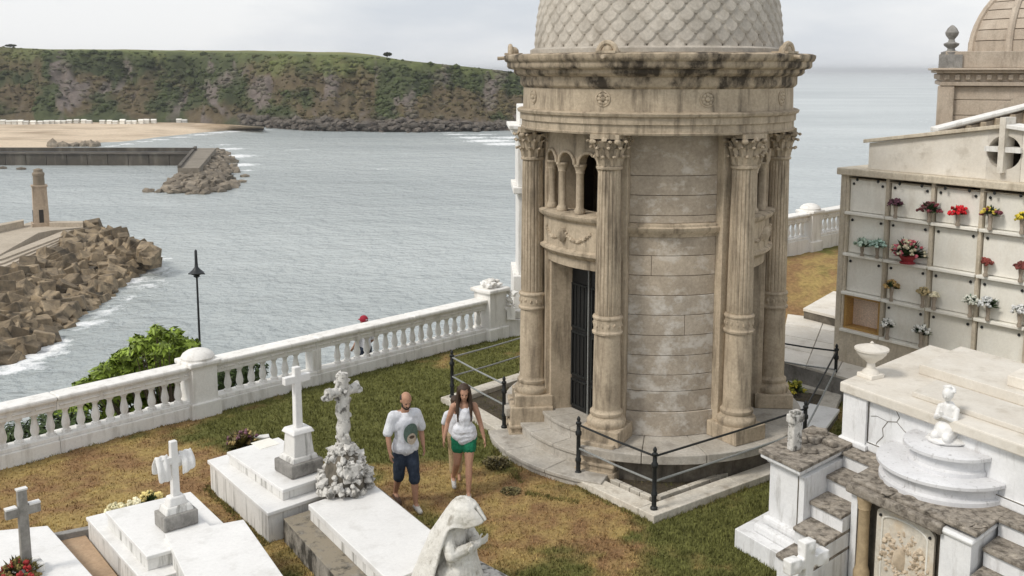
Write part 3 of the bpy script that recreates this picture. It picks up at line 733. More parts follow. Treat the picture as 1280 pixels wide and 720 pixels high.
# platform, foundation, steps
DS0, DS1 = -80, -33     # sector of the front steps
b = MB(); b.arc(.3, 2.38, R(DS1), R(360+DS0), -.1, .40, 60); mb(b, 'foundation', 'found')
edges = np.linspace(DS1, 360+DS0, 15)
for a0, a1 in zip(edges, edges[1:]):
    b = MB(); b.arc(.4, 2.62, R(a0+.1), R(a1-.1), .40, .55, 6); mb(b, 'platform_slab', 'step', bevel=.015)
for k, (r0, r1, z0, z1) in enumerate(((1.0, 2.02, -.05, .55), (1.9, 2.40, -.05, .35), (2.3, 2.92, -.05, .15))):
    ex = (0, 0, 9)[k]
    aa = np.linspace(DS0-ex*.2, DS1+ex*1.2, 4)
    for a0, a1 in zip(aa, aa[1:]):
        b = MB(); b.arc(r0, r1-.03, R(a0+.1), R(a1-.1), z0, z1-.06, 6); mb(b, 'riser', 'step')
        b = MB(); b.arc(r0, r1, R(a0+.1), R(a1-.1), z1-.06, z1, 6); mb(b, 'tread', 'step', bevel=.01)
# rough brick underside of the bottom step
# walls
b = MB(); b.lathe([(.45, .3), (.45, 5.42), (1.95, 5.425), (1.95, 5.44)], n=64); mb(b, 'inner_wall', 'found', smooth=True)
zc = [.55, .95, 1.29, 1.56, 1.88, 2.21, 2.54, 2.86, 3.18, 3.5, 3.8]
zu = [4.02, 4.14, 4.46, 4.77, 5.44]
for i0, i1 in ((1, 2), (3, 4), (5, 0)):
    a0 = CA[i0]+6.5; a1 = (CA[i1] if CA[i1] > CA[i0] else CA[i1]+360)-6.5
    b = MB(); b.arc(1.5, 1.742, R(a0-4), R(a1+4), .5, 5.44, 20); mb(b, 'wall_core', 'joint')
    rs = random.Random(i0)
    for zl, r, rows in ((zc, 1.765, 'lo'), (zu, 1.765, 'up')):
        for k, (z0, z1) in enumerate(zip(zl, zl[1:])):
            cuts = [a0]
            if k % 3 == 0 or rows == 'up': cuts += []
            elif k == 5: cuts += [a0+(a1-a0)*rs.uniform(.55, .75)]
            elif k == 8: cuts += [a0+(a1-a0)*rs.uniform(.25, .35)]
            cuts.append(a1)
            rr = r+(.035 if z0 == .55 else 0)+rs.uniform(-.002, .002)
            for c0, c1 in zip(cuts, cuts[1:]):
                b = MB(); b.arc(1.6, rr, R(c0)+.002, R(c1)-.002, z0+.0045, z1-.0045, 10); mb(b, 'stone_block', 'tan_wall' if z0 > 2.8 else 'low_wall', bevel=.006)
    b = MB(); b.lathe([(1.6, 3.8), (1.79, 3.8), (1.80, 3.84), (1.85, 3.88), (1.87, 3.95), (1.83, 3.97), (1.83, 4.0), (1.79, 4.02), (1.6, 4.02)], n=24, a0=R(a0-6.5), a1=R(a1+6.5)); mb(b, 'string_course', 'tan', smooth=True)
# columns with pilasters behind
def column():
    t = []
    b = MB(); b.lathe([(.30,.80),(.31,.84),(.315,.88),(.29,.92),(.265,.935),(.25,.965),(.265,.99),(.262,1.03),(.235,1.05),(.225,1.08)], n=32); t.append((b, 'base', True))
    b = MB(); b.lathe([(.222,1.08),(.220,1.5),(.214,2.0),(.209,2.30)], n=40); t.append((b, 'lower_shaft', True))
    b = MB(); b.lathe([(.21,2.29),(.24,2.30),(.245,2.33),(.225,2.35),(.222,2.36)], n=40)
    for k in range(14):
        a = 2*math.pi*k/14; b.ball((.218*math.sin(a), -.218*math.cos(a), 2.445), (.024,.024,.045), 1, .6, seed=k)
    b.lathe([(.222,2.355),(.222,2.53),(.235,2.54),(.24,2.565),(.225,2.59),(.19,2.60)], n=40); t.append((b, 'band', True))
    b = MB(); nf = 20
    b.lathe([(.19,2.595),(.204,2.63),(.198,3.4),(.188,4.2),(.178,4.86),(.17,4.90)], n=nf*6, rf=lambda a, z: 1-.075*max(0, math.sin(a*nf))**.7*(1 if 2.65 < z < 4.89 or z > 2.6 else .3)); t.append((b, 'fluted_shaft', True))
    b = MB(); b.lathe([(.17,4.88),(.205,4.90),(.205,4.93),(.175,4.95),(.172,5.05),(.185,5.2),(.235,5.33),(.22,5.34)], n=32)
    for row, (n, z0, hh, r0, rr) in enumerate(((10, 4.95, .17, .178, .058), (10, 5.06, .20, .190, .07), (8, 5.20, .15, .22, .075))):
        for k in range(n):
            a = 2*math.pi*(k+.5*(row % 2))/n+(.39 if row == 2 else 0); vs = []; fs = []; W = .060
            for i in range(6):
                u = i/5; r = r0+.012+rr*u**2.2*(1 if i < 5 else 1.28); z = z0+hh*(u if i < 5 else .86)
                ww = W*(1-.35*u)*(.7+.6*math.sin(u*2.6))
                for s_ in (-1, 0, 1):
                    aa = a+s_*ww/r; q = r-(.015 if s_ else -.012); vs.append((q*math.sin(aa), -q*math.cos(aa), z))
            for i in range(5):
                for s_ in range(2): fs.append((3*i+s_, 3*i+s_+1, 3*i+s_+4, 3*i+s_+3))
            b.add(vs, fs)
            b.ball(vs[-2], (.032, .032, .026), 1, .5, seed=k)
    for k in range(4):
        a = math.pi/4+k*math.pi/2; b.ball((.285*math.sin(a), -.285*math.cos(a), 5.325), (.055, .055, .05), 2)
        a += math.pi/4; b.ball((.235*math.sin(a), -.235*math.cos(a), 5.36), (.05, .05, .045), 1, .5, seed=k)
    b.box((0, 0, 5.40), (.47, .47, .07)); t.append((b, 'capital', False))
    return t
csrc = None
for i, a in enumerate(CA):
    root = bpy.data.objects.new('column', None); col.objects.link(root); root.parent = maus
    p = MP(a, CR); root.location = p; root.rotation_euler = (0, 0, R(a))
    if csrc is None:
        csrc = []
        for b, nm, sm in column(): csrc.append(b.build(nm, 'tan', root, sm, off=(0, 0, 0)))
        b = MB(); b.box((0, 0, .675), (.66, .66, .25)); csrc.append(b.build('plinth', 'tan', root, off=(0, 0, 0), bevel=.015))
    else:
        for s in csrc: link_copy(s, root)
    b = MB(); b.arc(1.3, 1.93, R(a-6.6), R(a+6.6), .55, 5.44, 5); mb(b, 'pilaster', 'tan', bevel=.01)
# pedestal cheeks beside the steps
for a, w in ((-85, .78), (-27.5, .6)):
    b = MB(); p = MP(a, 2.16); b.box((p.x, p.y, .36), (w, .74, .5), R(a)); mb(b, 'cheek_block', 'tan', bevel=.015)
    b = MB(); b.box((p.x, p.y, .05), (w+.08, .82, .24), R(a)); mb(b, 'cheek_base', 'tan', bevel=.01)
    b = MB(); b.box((p.x, p.y, .27), (w+.06, .80, .06), R(a)); mb(b, 'cheek_moulding', 'tan', bevel=.02)
# door bays
def arch_wall(r0, r1, a0, a1, zt, arches, zs, n=60):
    b = MB()
    for i in range(n):
        q0 = a0+(a1-a0)*i/n; q1 = a0+(a1-a0)*(i+1)/n
        def bot(q):
            for c, h in arches:
                if abs(q-c) < h: return zs+math.sqrt(max(0, h*h-(q-c)**2))*R(1)*r1
            return zs
        z0, z1 = bot(q0), bot(q1)
        P = []
        for (q, z) in ((q0, z0), (q1, z1)):
            for r, zz in ((r0, z), (r1, z), (r1, zt), (r0, zt)): v = MP(q, r, zz); P.append(v)
        b.add(P, [(0,4,5,1),(1,5,6,2),(2,6,7,3),(3,7,4,0)])
    return b
for bay, (i0, i1) in enumerate(((0, 1), (2, 3), (4, 5))):
    a0 = CA[i0]+6.6; a1 = (CA[i1] if CA[i1] > CA[i0] else CA[i1]+360)-6.6; ac = (a0+a1)/2; ho = 19.5
    for s0, s1 in ((a0, ac-ho), (ac+ho, a1)):
        b = MB(); b.arc(1.3, 1.86, R(s0), R(s1), .5, 3.34, 5); mb(b, 'door_jamb', 'tan', bevel=.01)
    b = MB(); b.arc(1.3, 1.90, R(a0), R(a1), 3.20, 3.44, 12); mb(b, 'lintel', 'tan', bevel=.01)
    # double door of dark iron, set back in the opening
    p0, p1 = MP(ac-ho-2, 1.47), MP(ac+ho+2, 1.47); mid = (p0+p1)/2; ux = (p1-p0).normalized(); dn = MP(ac, 1)
    for s, (q0, q1) in enumerate(((p0, mid), (mid, p1))):
        c = (q0+q1)/2; w_ = (q1-q0).length-.012
        b = MB(); b.box((c.x, c.y, 1.87), (w_, .05, 2.64), math.atan2(ux.y, ux.x)); dr = mb(b, 'door', 'door')
        b = MB()
        for zz, hh in ((.85, .45), (1.55, .75), (2.40, .75)):
            for e in (-1, 1):
                cc = c+ux*e*(w_/2-.07)+dn*.035; b.box((cc.x, cc.y, zz), (.035, .035, hh), math.atan2(ux.y, ux.x))
                cc = c+dn*.035; b.box((cc.x, cc.y, zz+e*hh/2), (w_-.1, .035, .035), math.atan2(ux.y, ux.x))
            for k in (-1, 0, 1):
                cc = c+ux*k*w_*.2+dn*.03; b.box((cc.x, cc.y, zz), (.02, .02, hh), math.atan2(ux.y, ux.x))
        b.build('panel_grille', 'iron', dr, off=(0, 0, 0))
    b = MB(); c = mid+dn*.05; b.box((c.x, c.y, 1.87), (.022, .03, 2.6), math.atan2(ux.y, ux.x)); mb(b, 'door_astragal', 'rail')
    # balcony
    b = MB(); b.lathe([(1.8, 3.34), (1.93, 3.36), (1.98, 3.40), (2.02, 3.44), (2.02, 3.48), (1.97, 3.50), (1.955, 3.51), (1.955, 3.96), (2.0, 3.98), (2.04, 4.02), (2.05, 4.07), (1.99, 4.09), (1.6, 4.10)], n=30, a0=R(a0-1.5), a1=R(a1+1.5)); bal = mb(b, 'balcony', 'tan', smooth=True)
    b = MB()
    for g in (-1, 1):
        for k in range(15):
            u = -1+2*k/14; q = ac+g*9+u*8; z = 3.80-.14*(1-u*u); v = MP(q, 1.965, z); b.ball(v, (.036, .026, .034), 1, .6, seed=k+g)
    v = MP(ac, 1.97, 3.74); b.ball(v, (.1, .06, .12), 2, .5); b.build('garland', 'tan', bal, True, off=(0, 0, 0))
    b = MB(); b.arc(1.3, 1.95, R(a0), R(a1), 3.45, 4.06, 12); mb(b, 'balcony_floor', 'tan')
    # arcade of three arches on colonnettes
    wA = (a1-a0)/3; ars = [(a0+wA*(k+.5), wA*.5-1.6) for k in range(3)]
    mb(arch_wall(1.74, 1.90, a0, a1, 5.44, ars, 4.90), 'arcade', 'tan')
    for c, h in ars:
        b = MB(); pts = [MP(c+h*1.04*math.cos(x), 1.92, 4.90+h*1.04*math.sin(x)*R(1)*1.9) for x in np.linspace(0, math.pi, 15)]
        b.tube(pts, .028, 8); mb(b, 'arch_moulding', 'tan', smooth=True)
    for q in (a0+.8, a0+wA, a0+2*wA, a1-.8):
        v = MP(q, 1.83); b = MB()
        b.lathe([(.09,4.10),(.095,4.15),(.075,4.18),(.066,4.2),(.062,4.74),(.075,4.76),(.07,4.78),(.10,4.86),(.11,4.87),(.11,4.905)], (v.x, v.y), 14); mb(b, 'colonnette', 'tan', smooth=True)
# entablature
b = MB(); b.lathe([(1.3,5.43),(2.31,5.43),(2.32,5.46),(2.30,5.47),(2.30,5.58),(2.33,5.59),(2.33,5.69),(2.37,5.71),(2.385,5.75),(2.35,5.77),(2.28,5.78)], n=128); mb(b, 'architrave', 'tan', smooth=True)
b = MB(); b.lathe([(2.28,5.77),(2.27,6.16)], n=128)
fr = mb(b, 'frieze', 'tan', smooth=True)
fsrc = None
for k in range(9):
    a = 11.5+40*k
    if fsrc is None:
        b = MB(); b.ball((0,0,0), (.05,.035,.05), 2)
        for j in range(8): x = j*math.pi/4; b.ball((.085*math.cos(x), .01, .085*math.sin(x)), (.042,.03,.042), 1)
        ring = [(.135*math.cos(x), .005, .135*math.sin(x)) for x in np.linspace(0, 2*math.pi, 21)]; b.tube(ring, .014, 6)
        fsrc = b.build('rosette', 'tan', fr, True, off=(0,0,0)); o = fsrc
    else: o = link_copy(fsrc, fr)
    o.location = MP(a, 2.285, 5.97); o.rotation_euler = (0, 0, R(a)); o.scale = (.82,.82,.82)
b = MB(); b.lathe([(2.27,6.12),(2.31,6.15),(2.33,6.18),(2.33,6.30),(2.40,6.32),(2.44,6.36),(2.44,6.41),(2.53,6.43),(2.555,6.46),(2.555,6.53),(2.59,6.55),(2.61,6.60),(2.61,6.64),(2.56,6.66),(1.9,6.69)], n=128); mb(b, 'cornice', 'tan_dirty', smooth=True)
nd = 34
for k in ():
    b = MB(); a = 360*k/nd; b.arc(2.30, 2.425, R(a), R(a+360/nd*.9), 6.19, 6.31, 3); mb(b, 'cornice_block', 'tan_dirty', bevel=.01)
for a in (-25, 44.5, -88, 112, 180):
    b = MB(); b.arc(2.30, 2.60, R(a-3.4), R(a+3.4), 6.655, 6.69, 4)
    p = MP(a, 2.50)
    rr = Matrix.Rotation(R(a), 4, 'Z')
    pts = [Vector((.14*math.cos(x), 0, .15*math.sin(x))) for x in np.linspace(0, math.pi, 13)]
    b.tube([rr @ q+Vector((p.x, p.y, 6.66)) for q in pts], .04, 8)
    q0 = MP(a, 2.45, 6.70); b.ball(q0, (.10, .10, .10), 2)
    b.tube([MP(a, 2.4, 6.62), MP(a, 2.72, 6.60)], .03, 8); mb(b, 'waterspout', 'tan', smooth=True)
# dome and its stone scales
DZ, DRad, DH = 6.66, 2.05, 3.1
b = MB(); b.lathe([(DRad*math.sqrt(1-t_*t_), DZ+DH*t_) for t_ in np.linspace(0, .985, 30)]+[(0, DZ+DH)], n=96); dome = mb(b, 'dome', 'joint', smooth=True)
b = MB(); b.lathe([(2.16,6.66),(2.16,6.74),(2.10,6.77),(2.02,6.77)], n=96); b.build('dome_kerb', 'scale', dome, True, off=(0,0,0))
def scale_mesh():
    b = MB(); prof = []
    for u in np.linspace(0, 1, 7): prof.append((.5*math.sqrt(max(0, u))*(.55+.45*math.sin(u*math.pi/2)) if u < 1 else .5, u))
    outl = [(0, 0)]+[(.5*(math.sin(u*math.pi/2)**.62), u*.44) for u in (.12, .28, .5, .75, 1)]+[(.5, 1.0), (-.5, 1.0)]+[(-.5*(math.sin(u*math.pi/2)**.62), u*.44) for u in (1, .75, .5, .28, .12)]
    n = len(outl); vs = [(x, -.12+.06*z*1.2, z) for x, z in outl]+[(x, .10, z) for x, z in outl]
    inner = [(x*.8, -.20+.06*(z*.8+.12)*1.2, z*.8+.12) for x, z in outl]; vs += inner
    fs = [(i, n+i, n+(i+1) % n, (i+1) % n) for i in range(n)]+[(2*n+i, i, (i+1) % n, 2*n+(i+1) % n) for i in range(n)]+[[2*n+i for i in range(n)]]
    b.add(vs, fs); return b
ssrc = None; arc = 0; th = -.005; row = 0; extra = MB(); NS = 44
def dpt(tt): return DRad*math.cos(tt), DZ+DH*math.sin(tt)
sm_ = scale_mesh(); built = 0
while th < 1.5:
    r, z = dpt(th); r2, z2 = dpt(th+.01); slope_ = math.atan2(z2-z, r2-r)     # pi/2 = vertical
    wd = 2*math.pi*r/NS*.985; hh = .34*min(1, .5+1.8*wd)
    tilt = slope_-math.pi/2
    for k in range(NS):
        a = 360*(k+.5*(row % 2))/NS
        mtx = Matrix.Translation(MP(a, r, z)) @ Matrix.Rotation(R(a), 4, 'Z') @ Matrix.Rotation(-tilt-R(7), 4, 'X') @ Matrix.Diagonal((wd*.97, .27, hh, 1))
        if row < 11 and (a < 110 or a > 250):
            if ssrc is None: ssrc = sm_.build('scale', 'scale', dome, off=(0,0,0)); o = ssrc
            else: o = link_copy(ssrc, dome)
            o.matrix_local = mtx
        else: extra.add([mtx @ Vector(v) for v in sm_.v], sm_.f)
    dth = .150*min(1, .4+wd*2.2)/math.hypot(DRad*math.sin(th), DH*math.cos(th)); th += dth; row += 1
o = extra.build('upper_scales', 'scale', dome, off=(0,0,0)); o['kind'] = 'stuff'
b = MB(); zt = DZ+DH-.03; b.lathe([(.30, zt-.1), (.32, zt), (.2, zt+.08), (.12, zt+.2), (.18, zt+.3), (.10, zt+.45), (0, zt+.5)], n=20); mb(b, 'finial', 'tan', smooth=True)

# =================================================================== FENCE AND KERB ROUND THE MAUSOLEUM
FP = [Vector(p) for p in ((1.04, 15.0), (2.05, 13.72), (4.80, 15.75), (6.40, 19.15), (5.42, 19.75))]
FL = [Vector(p) for p in ((-.14, 17.05), (-1.16, 18.72), (.35, 20.3), (2.6, 21.2))]
fence = thing('iron_fence', (2.05, 13.72, .12), 'low dark iron post and rail fence around the round mausoleum', 'fence')
b = MB(); b.lathe([(.055,0),(.055,.03),(.036,.05),(.036,.20),(.047,.21),(.047,.25),(.034,.27),(.032,.62),(.048,.64),(.050,.69),(.034,.71),(.032,.80),(.045,.815),(.045,.84),(.022,.86),(.03,.885),(.028,.91),(.012,.935),(0,.95)], n=12)
psrc = b.build('post', 'iron', fence, True, off=(0,0,0)); first = True
kz = .12
for p in FP+FL:
    if first: o = psrc; first = False
    else: o = link_copy(psrc, fence)
    o.location = (p.x-2.05, p.y-13.72, 0)
for chain in (FP, FL):
    for p, q in zip(chain, chain[1:]):
        for zz in (.42, .80):
            b = MB(); b.tube([(p.x, p.y, kz+zz), ((p.x+q.x)/2, (p.y+q.y)/2, kz+zz-.012), (q.x, q.y, kz+zz)], .017, 8)
            b.build('rail', 'rail' if zz < .5 or chain is FL else 'iron', fence, True)
for k, chain in enumerate((FP, FL)):
    t = thing('stone_kerb', (chain[0].x, chain[0].y, 0), ('pale stone kerb under the front and right fence of the mausoleum', 'pale stone kerb under the fence left of the mausoleum steps')[k], 'kerb')
    for p, q in zip(chain, chain[1:]):
        d = (q-p).normalized(); ln = (q-p).length; n = max(1, round(ln/1.5))
        for j in range(n):
            a = p+d*(ln*j/n-(.16 if j == 0 else 0)); e = p+d*(ln*(j+1)/n-.008+(-.16 if j == n-1 else 0))
            strip(a, e, .16, -.06, kz).build('kerb_stone', 'kerb', t, bevel=.012)
            nn = Vector((-d.y, d.x)); nn = nn if (MC-p).dot(nn) > 0 else -nn
# inner border of white blocks and the sunk soil bed
FRNT = [FP[0], FP[1], FP[2]]
t = thing('bed_border', (2.1, 14.3, 0), 'border of small white blocks edging the soil bed before the mausoleum', 'border')
for p, q in ((FP[0], FP[1]), (FP[1], FP[2])):
    d = (q-p).normalized(); nn = Vector((-d.y, d.x)); nn = nn if (MC-p).dot(nn) > 0 else -nn
    s = .42
    Ln = (q-p).length
    while s < Ln-.42 and s < 2.1:
        a = p+d*s+nn*.33; e = p+d*(s+.20)+nn*.33
        strip(a, e, .045, -.03, .10).build('border_block', 'kerb', t, bevel=.008); s += .215
b = MB(); c = MC
vs = [(c.x, c.y, .035)]; n = 60; ring = []
poly = [FP[0], FP[1], FP[2], FP[3], FP[4], Vector((2.6, 21.1)), FL[2], FL[1], FL[0]]
ctr = sum(poly, Vector((0, 0)))/len(poly); poly = [p+(ctr-p).normalized()*.17 for p in poly]
b.prism(poly, -.05, .03); o = b.build('soil_bed', 'soil'); tag(o, kind='structure')
# tufts of weed along the kerb and in the bed
LG = leafmat('weed_leaf', (.10, .12, .03), .45)
def tuft(name, label, p, r, n, h, m=None, cat='weed', group=None):
    b = MB(); rs = random.Random(int(abs(p[0]*1000)+abs(p[1]*77)))
    for k in range(n):
        a = rs.uniform(0, 6.28); q = r*math.sqrt(rs.random()); x = p[0]+math.cos(a)*q; y = p[1]+math.sin(a)*q; z = p[2]-.01
        hh = h*rs.uniform(.5, 1.1)*(1-.5*q/r); l = rs.uniform(.3, .9)*hh; c = rs.uniform(0, 6.28); w_ = .012+.014*rs.random()
        u = Vector((math.cos(c), math.sin(c), 0)); s = Vector((-u.y, u.x, 0))*w_; B_ = Vector((x, y, z)); Mi = B_+u*l*.4+Vector((0,0,hh*.7)); T = B_+u*l+Vector((0,0,hh*.8))
        b.add([B_-s*.4, B_+s*.4, Mi+s, Mi-s, T], [(0,1,2,3), (3,2,4)])
    return tag(b.build(name, m or LG), label, cat, group)
DKW = leafmat('dry_weed_leaf', (.15, .125, .055), .6)
for k, (x, y, r, h, lab) in enumerate(((-.02, 14.6, .16, .09, 'small dry weed clump behind the walking woman, before the bottom step'), (-.25, 15.6, .20, .24, 'dark shrubby weed beside the post at the mausoleum steps'))):
    tuft('weed_clump', lab, (x, y, 0), r, 200, h, DKW, 'weed', 'weed clumps before the mausoleum steps')['kind'] = 'stuff'

# =================================================================== GRAVES, LEFT FOREGROUND
def cross_bar(b, o, ax, h, arm, armz, w, d):
    """Latin cross standing at o, arms along plan direction ax."""
    ax = Vector((ax[0], ax[1])).normalized(); rz = math.atan2(ax.y, ax.x)
    b.box((o[0], o[1], o[2]+h/2), (w, d, h), rz, .9)
    b.box((o[0], o[1], o[2]+armz), (arm, d*.9, w), rz)
SH = Vector((math.cos(R(43)), math.sin(R(43)))); LO = Vector((math.cos(R(-55.5)), math.sin(R(-55.5))))
# --- stepped white grave with the tall plain cross (T4)
q4 = [(-3.32,12.91),(-2.42,13.76),(-3.75,15.58),(-4.65,14.71)]
t = thing('stepped_grave', (-3.5, 14.2, 0), 'stepped white grave with streaked sides carrying the tall plain cross', 'grave')
MB().prism(q4, -.05, .40).build('body', 'marble_dirty', t, bevel=.008)
MB().prism(q4, .40, .455, .05).build('ledge', 'marble', t, bevel=.01)
u4 = [(-3.19,13.25),(-2.58,13.84),(-3.70,15.20),(-4.32,14.60)]
MB().prism(u4, .455, .58).build('upper_body', 'marble_dirty', t, bevel=.008)
MB().prism(u4, .58, .63, .04).build('slab', 'marble', t, bevel=.01)
MB().prism([(-3.86,14.72),(-3.62,14.95),(-3.84,15.2),(-4.08,14.97)], .63, .636).build('inscription_panel', 'plaque', t)
p = at(374, 588, .63); t = thing('stone_cross', p, 'tall plain white marble cross on stepped grey pedestal, nearest the balustrade', 'cross')
rz = R(43)
MB().box((p.x, p.y, .73), (.54, .50, .2), rz).build('pedestal_foot', 'grey', t, bevel=.03)
MB().box((p.x, p.y, .86), (.44, .40, .08), rz, .9).build('pedestal_step', 'marble_dirty', t, bevel=.02)
MB().box((p.x, p.y, 1.06), (.34, .32, .36), rz, .82).build('pedestal', 'marble_dirty', t, bevel=.015)
MB().box((p.x, p.y, 1.26), (.37, .35, .07), rz, .8).build('pedestal_cap', 'marble', t, bevel=.02)
b = MB(); cross_bar(b, (p.x, p.y, 1.29), SH, .90, .42, .72, .115, .10); b.build('cross', 'marble', t, bevel=.012)
# --- large white slab over a dark mossy base (T5)
far5 = (Vector((-2.75,12.92)), Vector((-2.0,13.63))); near5 = (Vector((-1.42,10.88)), Vector((-.68,11.58)))
q5 = [far5[0], far5[1], near5[1], near5[0]]
t = thing('slab_grave', (-1.8, 12.2, 0), 'broad white marble slab grave raised on a dark mossy base', 'grave')
MB().prism([Vector((-3.13,12.97)), Vector((-1.95,14.0)), Vector((-.42,11.6)), Vector((-1.62,10.55))], -.05, .33).build('mossy_base', 'mossy', t, bevel=.01)
MB().prism(q5, .33, .47).build('body', 'marble_dirty', t, bevel=.006)
MB().prism(q5, .47, .55, .03).build('slab', 'marble', t, bevel=.01)
p = at(431, 611, .55); t = thing('rustic_cross', p, 'lichen-spotted rustic cross growing from a mound of rough stones', 'cross')
rs = random.Random(5); mound = MB()
mound.lathe([(.30,.55),(.29,.8),(.22,1.02),(.10,1.17),(0,1.2)], (p.x, p.y), 16); mound.build('mound_core', 'found', t)
for k in range(150):
    z = .55+.64*rs.random()**1.15; a = rs.uniform(0, 6.28); r = .33*(1-((z-.55)/.72)**2.0)+.02
    b = MB(); s = rs.uniform(.045, .085); b.ball((0,0,0), (s*1.2, s*.8, s*.85), 1, .8, seed=k)
    o = b.build('rock', 'lichen', t, off=(0,0,0)); o.location = (math.cos(a)*r, math.sin(a)*r, z-p.z); o.rotation_euler = (rs.uniform(-.6,.6), rs.uniform(-.6,.6), a)
f = (-SH.y*.0, 0)
b = MB(); fd = Vector((math.cos(R(-63)), math.sin(R(-63)))); pc = Vector((p.x, p.y))+fd*.30; b.box((pc.x, pc.y, .88), (.22, .06, .26), R(27)); b.build('tablet', 'lichen', t, bevel=.02)
b = MB()
ax3 = Vector((SH.x, SH.y, 0)); base = Vector((p.x, p.y, 1.12))
b.tube([base+Vector((.01*math.sin(i*2.1), .012*math.cos(i*1.7), i*.112)) for i in range(11)], [.095+.012*math.sin(i*2.6) for i in range(10)]+[.075], 10)
b.tube([base+Vector((0,0,.86))+ax3*(-.25+i*.1)+Vector((0,0,.012*math.sin(i*3))) for i in range(6)], [.085,.065,.075,.078,.065,.088], 10)
for k in range(34):
    zz = rs.random(); b.ball(base+Vector((math.cos(k*2.4)*.09, math.sin(k*2.4)*.09, 1.07*zz)), .034, 1, .6, seed=k)
for s in (-1, 1):
    for k in range(7): b.ball(base+Vector((0,0,.86))+ax3*s*(.24+.03*rs.random())+Vector((rs.uniform(-.05,.05), rs.uniform(-.05,.05), rs.uniform(-.06,.06))), .045, 1, .6, seed=k)
for k in range(6): b.ball(base+Vector((rs.uniform(-.05,.05), rs.uniform(-.05,.05), 1.09)), .045, 1, .6, seed=k)
b.build('log_cross', 'lichen', t, True)
# --- low double slab with draped cross (T2)
t = thing('double_slab_grave', (-4.9, 12.3, 0), 'low double-slab white grave under the cross with a draped cloth', 'grave')
lo2 = [Vector((-5.80,12.96)), Vector((-4.66,13.78)), Vector((-3.35,12.05)), Vector((-4.40,11.24))]
MB().prism(lo2, -.05, .30).build('body', 'marble_dirty', t, bevel=.008); MB().prism(lo2, .30, .35, .03).build('ledge', 'marble', t, bevel=.01)
up2 = [Vector((-5.42,12.70)), Vector((-4.66,13.22)), Vector((-3.72,12.02)), Vector((-4.44,11.48))]
MB().prism(up2, .35, .50).build('upper_body', 'marble_dirty', t, bevel=.008); MB().prism(up2, .50, .55, .03).build('slab', 'marble', t, bevel=.01)
p = at(221, 655, .55); t = thing('draped_cross', p, 'white stone cross with a carved cloth draped over both arms', 'cross')
MB().box((p.x, p.y, .65), (.46, .34, .2), R(40)).build('pedestal', 'grey', t, bevel=.02)
MB().box((p.x, p.y, .79), (.38, .28, .1), R(40), .85).build('pedestal_step', 'marble_dirty', t, bevel=.02)
MB().box((p.x, p.y, .89), (.26, .20, .12), R(40), .75).build('foot', 'marble', t, bevel=.02)
b = MB(); cross_bar(b, (p.x, p.y, .93), SH, .75, .44, .50, .10, .09); b.build('cross', 'marble', t, bevel=.01)
for s in (-1, 1):      # the cloth: a folded loop hanging from each arm
    b = MB(); ax = Vector((SH.x, SH.y, 0))*s; nn = Vector((-SH.y, SH.x, 0)); c0 = Vector((p.x, p.y, .93+.50)); vs = []; nu, nv = 9, 11
    for i in range(nu):
        u = i/(nu-1); x = .07+.17*u
        for j in range(nv):
            v = j/(nv-1); hang = .27 if s > 0 else .30
            if v < .5: k = 1-v*2; z = .065-hang*k*(1-.25*u*(s > 0)); d_ = -.075-.02*k
            else: k = v*2-1; z = .065-hang*.8*k; d_ = .075+.02*k
            d_ *= abs(v-.5)*2 if abs(v-.5) < .12 else 1
            q = c0+ax*(x+.03*k*math.sin(v*3))+nn*(d_+.018*math.sin(u*13+v*2))+Vector((0,0,z+.03*(abs(v-.5) < .12)))
            vs.append(q)
    fs = [(i*nv+j, i*nv+j+1, (i+1)*nv+j+1, (i+1)*nv+j) for i in range(nu-1) for j in range(nv-1)]
    b.add(vs, fs); o = b.build('carved_cloth', 'marble', t, 'all'); m = o.modifiers.new('solid', 'SOLIDIFY'); m.thickness = .03; m.offset = 0
    sb = o.modifiers.new('sub', 'SUBSURF'); sb.levels = 1; sb.render_levels = 1
# --- plain white slab in front (T3)
t = thing('plain_grave', (-3.4, 11.2, 0), 'plain bare white slab grave at the bottom edge, below the draped cross', 'grave')
q3 = [Vector((-4.36,11.94)), Vector((-3.50,12.34)), Vector((-2.55,10.70)), Vector((-3.42,10.25))]
MB().prism(q3, -.05, .52).build('body', 'marble_dirty', t, bevel=.008); MB().prism(q3, .52, .60, .03).build('slab', 'marble', t, bevel=.01)
# --- leftmost white slab with grey cross (T1)
t = thing('low_grave', (-6.3, 11.8, 0), 'low white slab grave in the bottom left corner behind a grey cross', 'grave')
q1 = [Vector((-7.35,12.55)), Vector((-6.28,12.80)), Vector((-4.85,11.15)), Vector((-6.0,10.75))]
MB().prism(q1, -.05, .24).build('body', 'grey', t, bevel=.008); MB().prism(q1, .24, .30, .02).build('slab', 'marble', t, bevel=.01)
p = at(33, 704, .42); t = thing('grey_cross', (p.x, p.y, .30), 'weathered grey cross with white-topped arms on the leftmost slab', 'cross')
MB().box((p.x, p.y, .36), (.36, .26, .12), R(42)).build('pedestal', 'marble_dirty', t, bevel=.02)
b = MB(); cross_bar(b, (p.x, p.y, .40), SH, .97, .40, .70, .12, .08); b.build('cross', 'grey', t, bevel=.01)
ax = Vector((SH.x, SH.y))
for s in (-1, 1):
    c = Vector((p.x, p.y))+ax*s*.135; MB().box((c.x, c.y, 1.165), (.13, .09, .02), R(43)).build('arm_cap', 'marble', t)
MB().box((p.x, p.y, 1.375), (.125, .08, .02), R(43)).build('top_cap', 'marble', t)
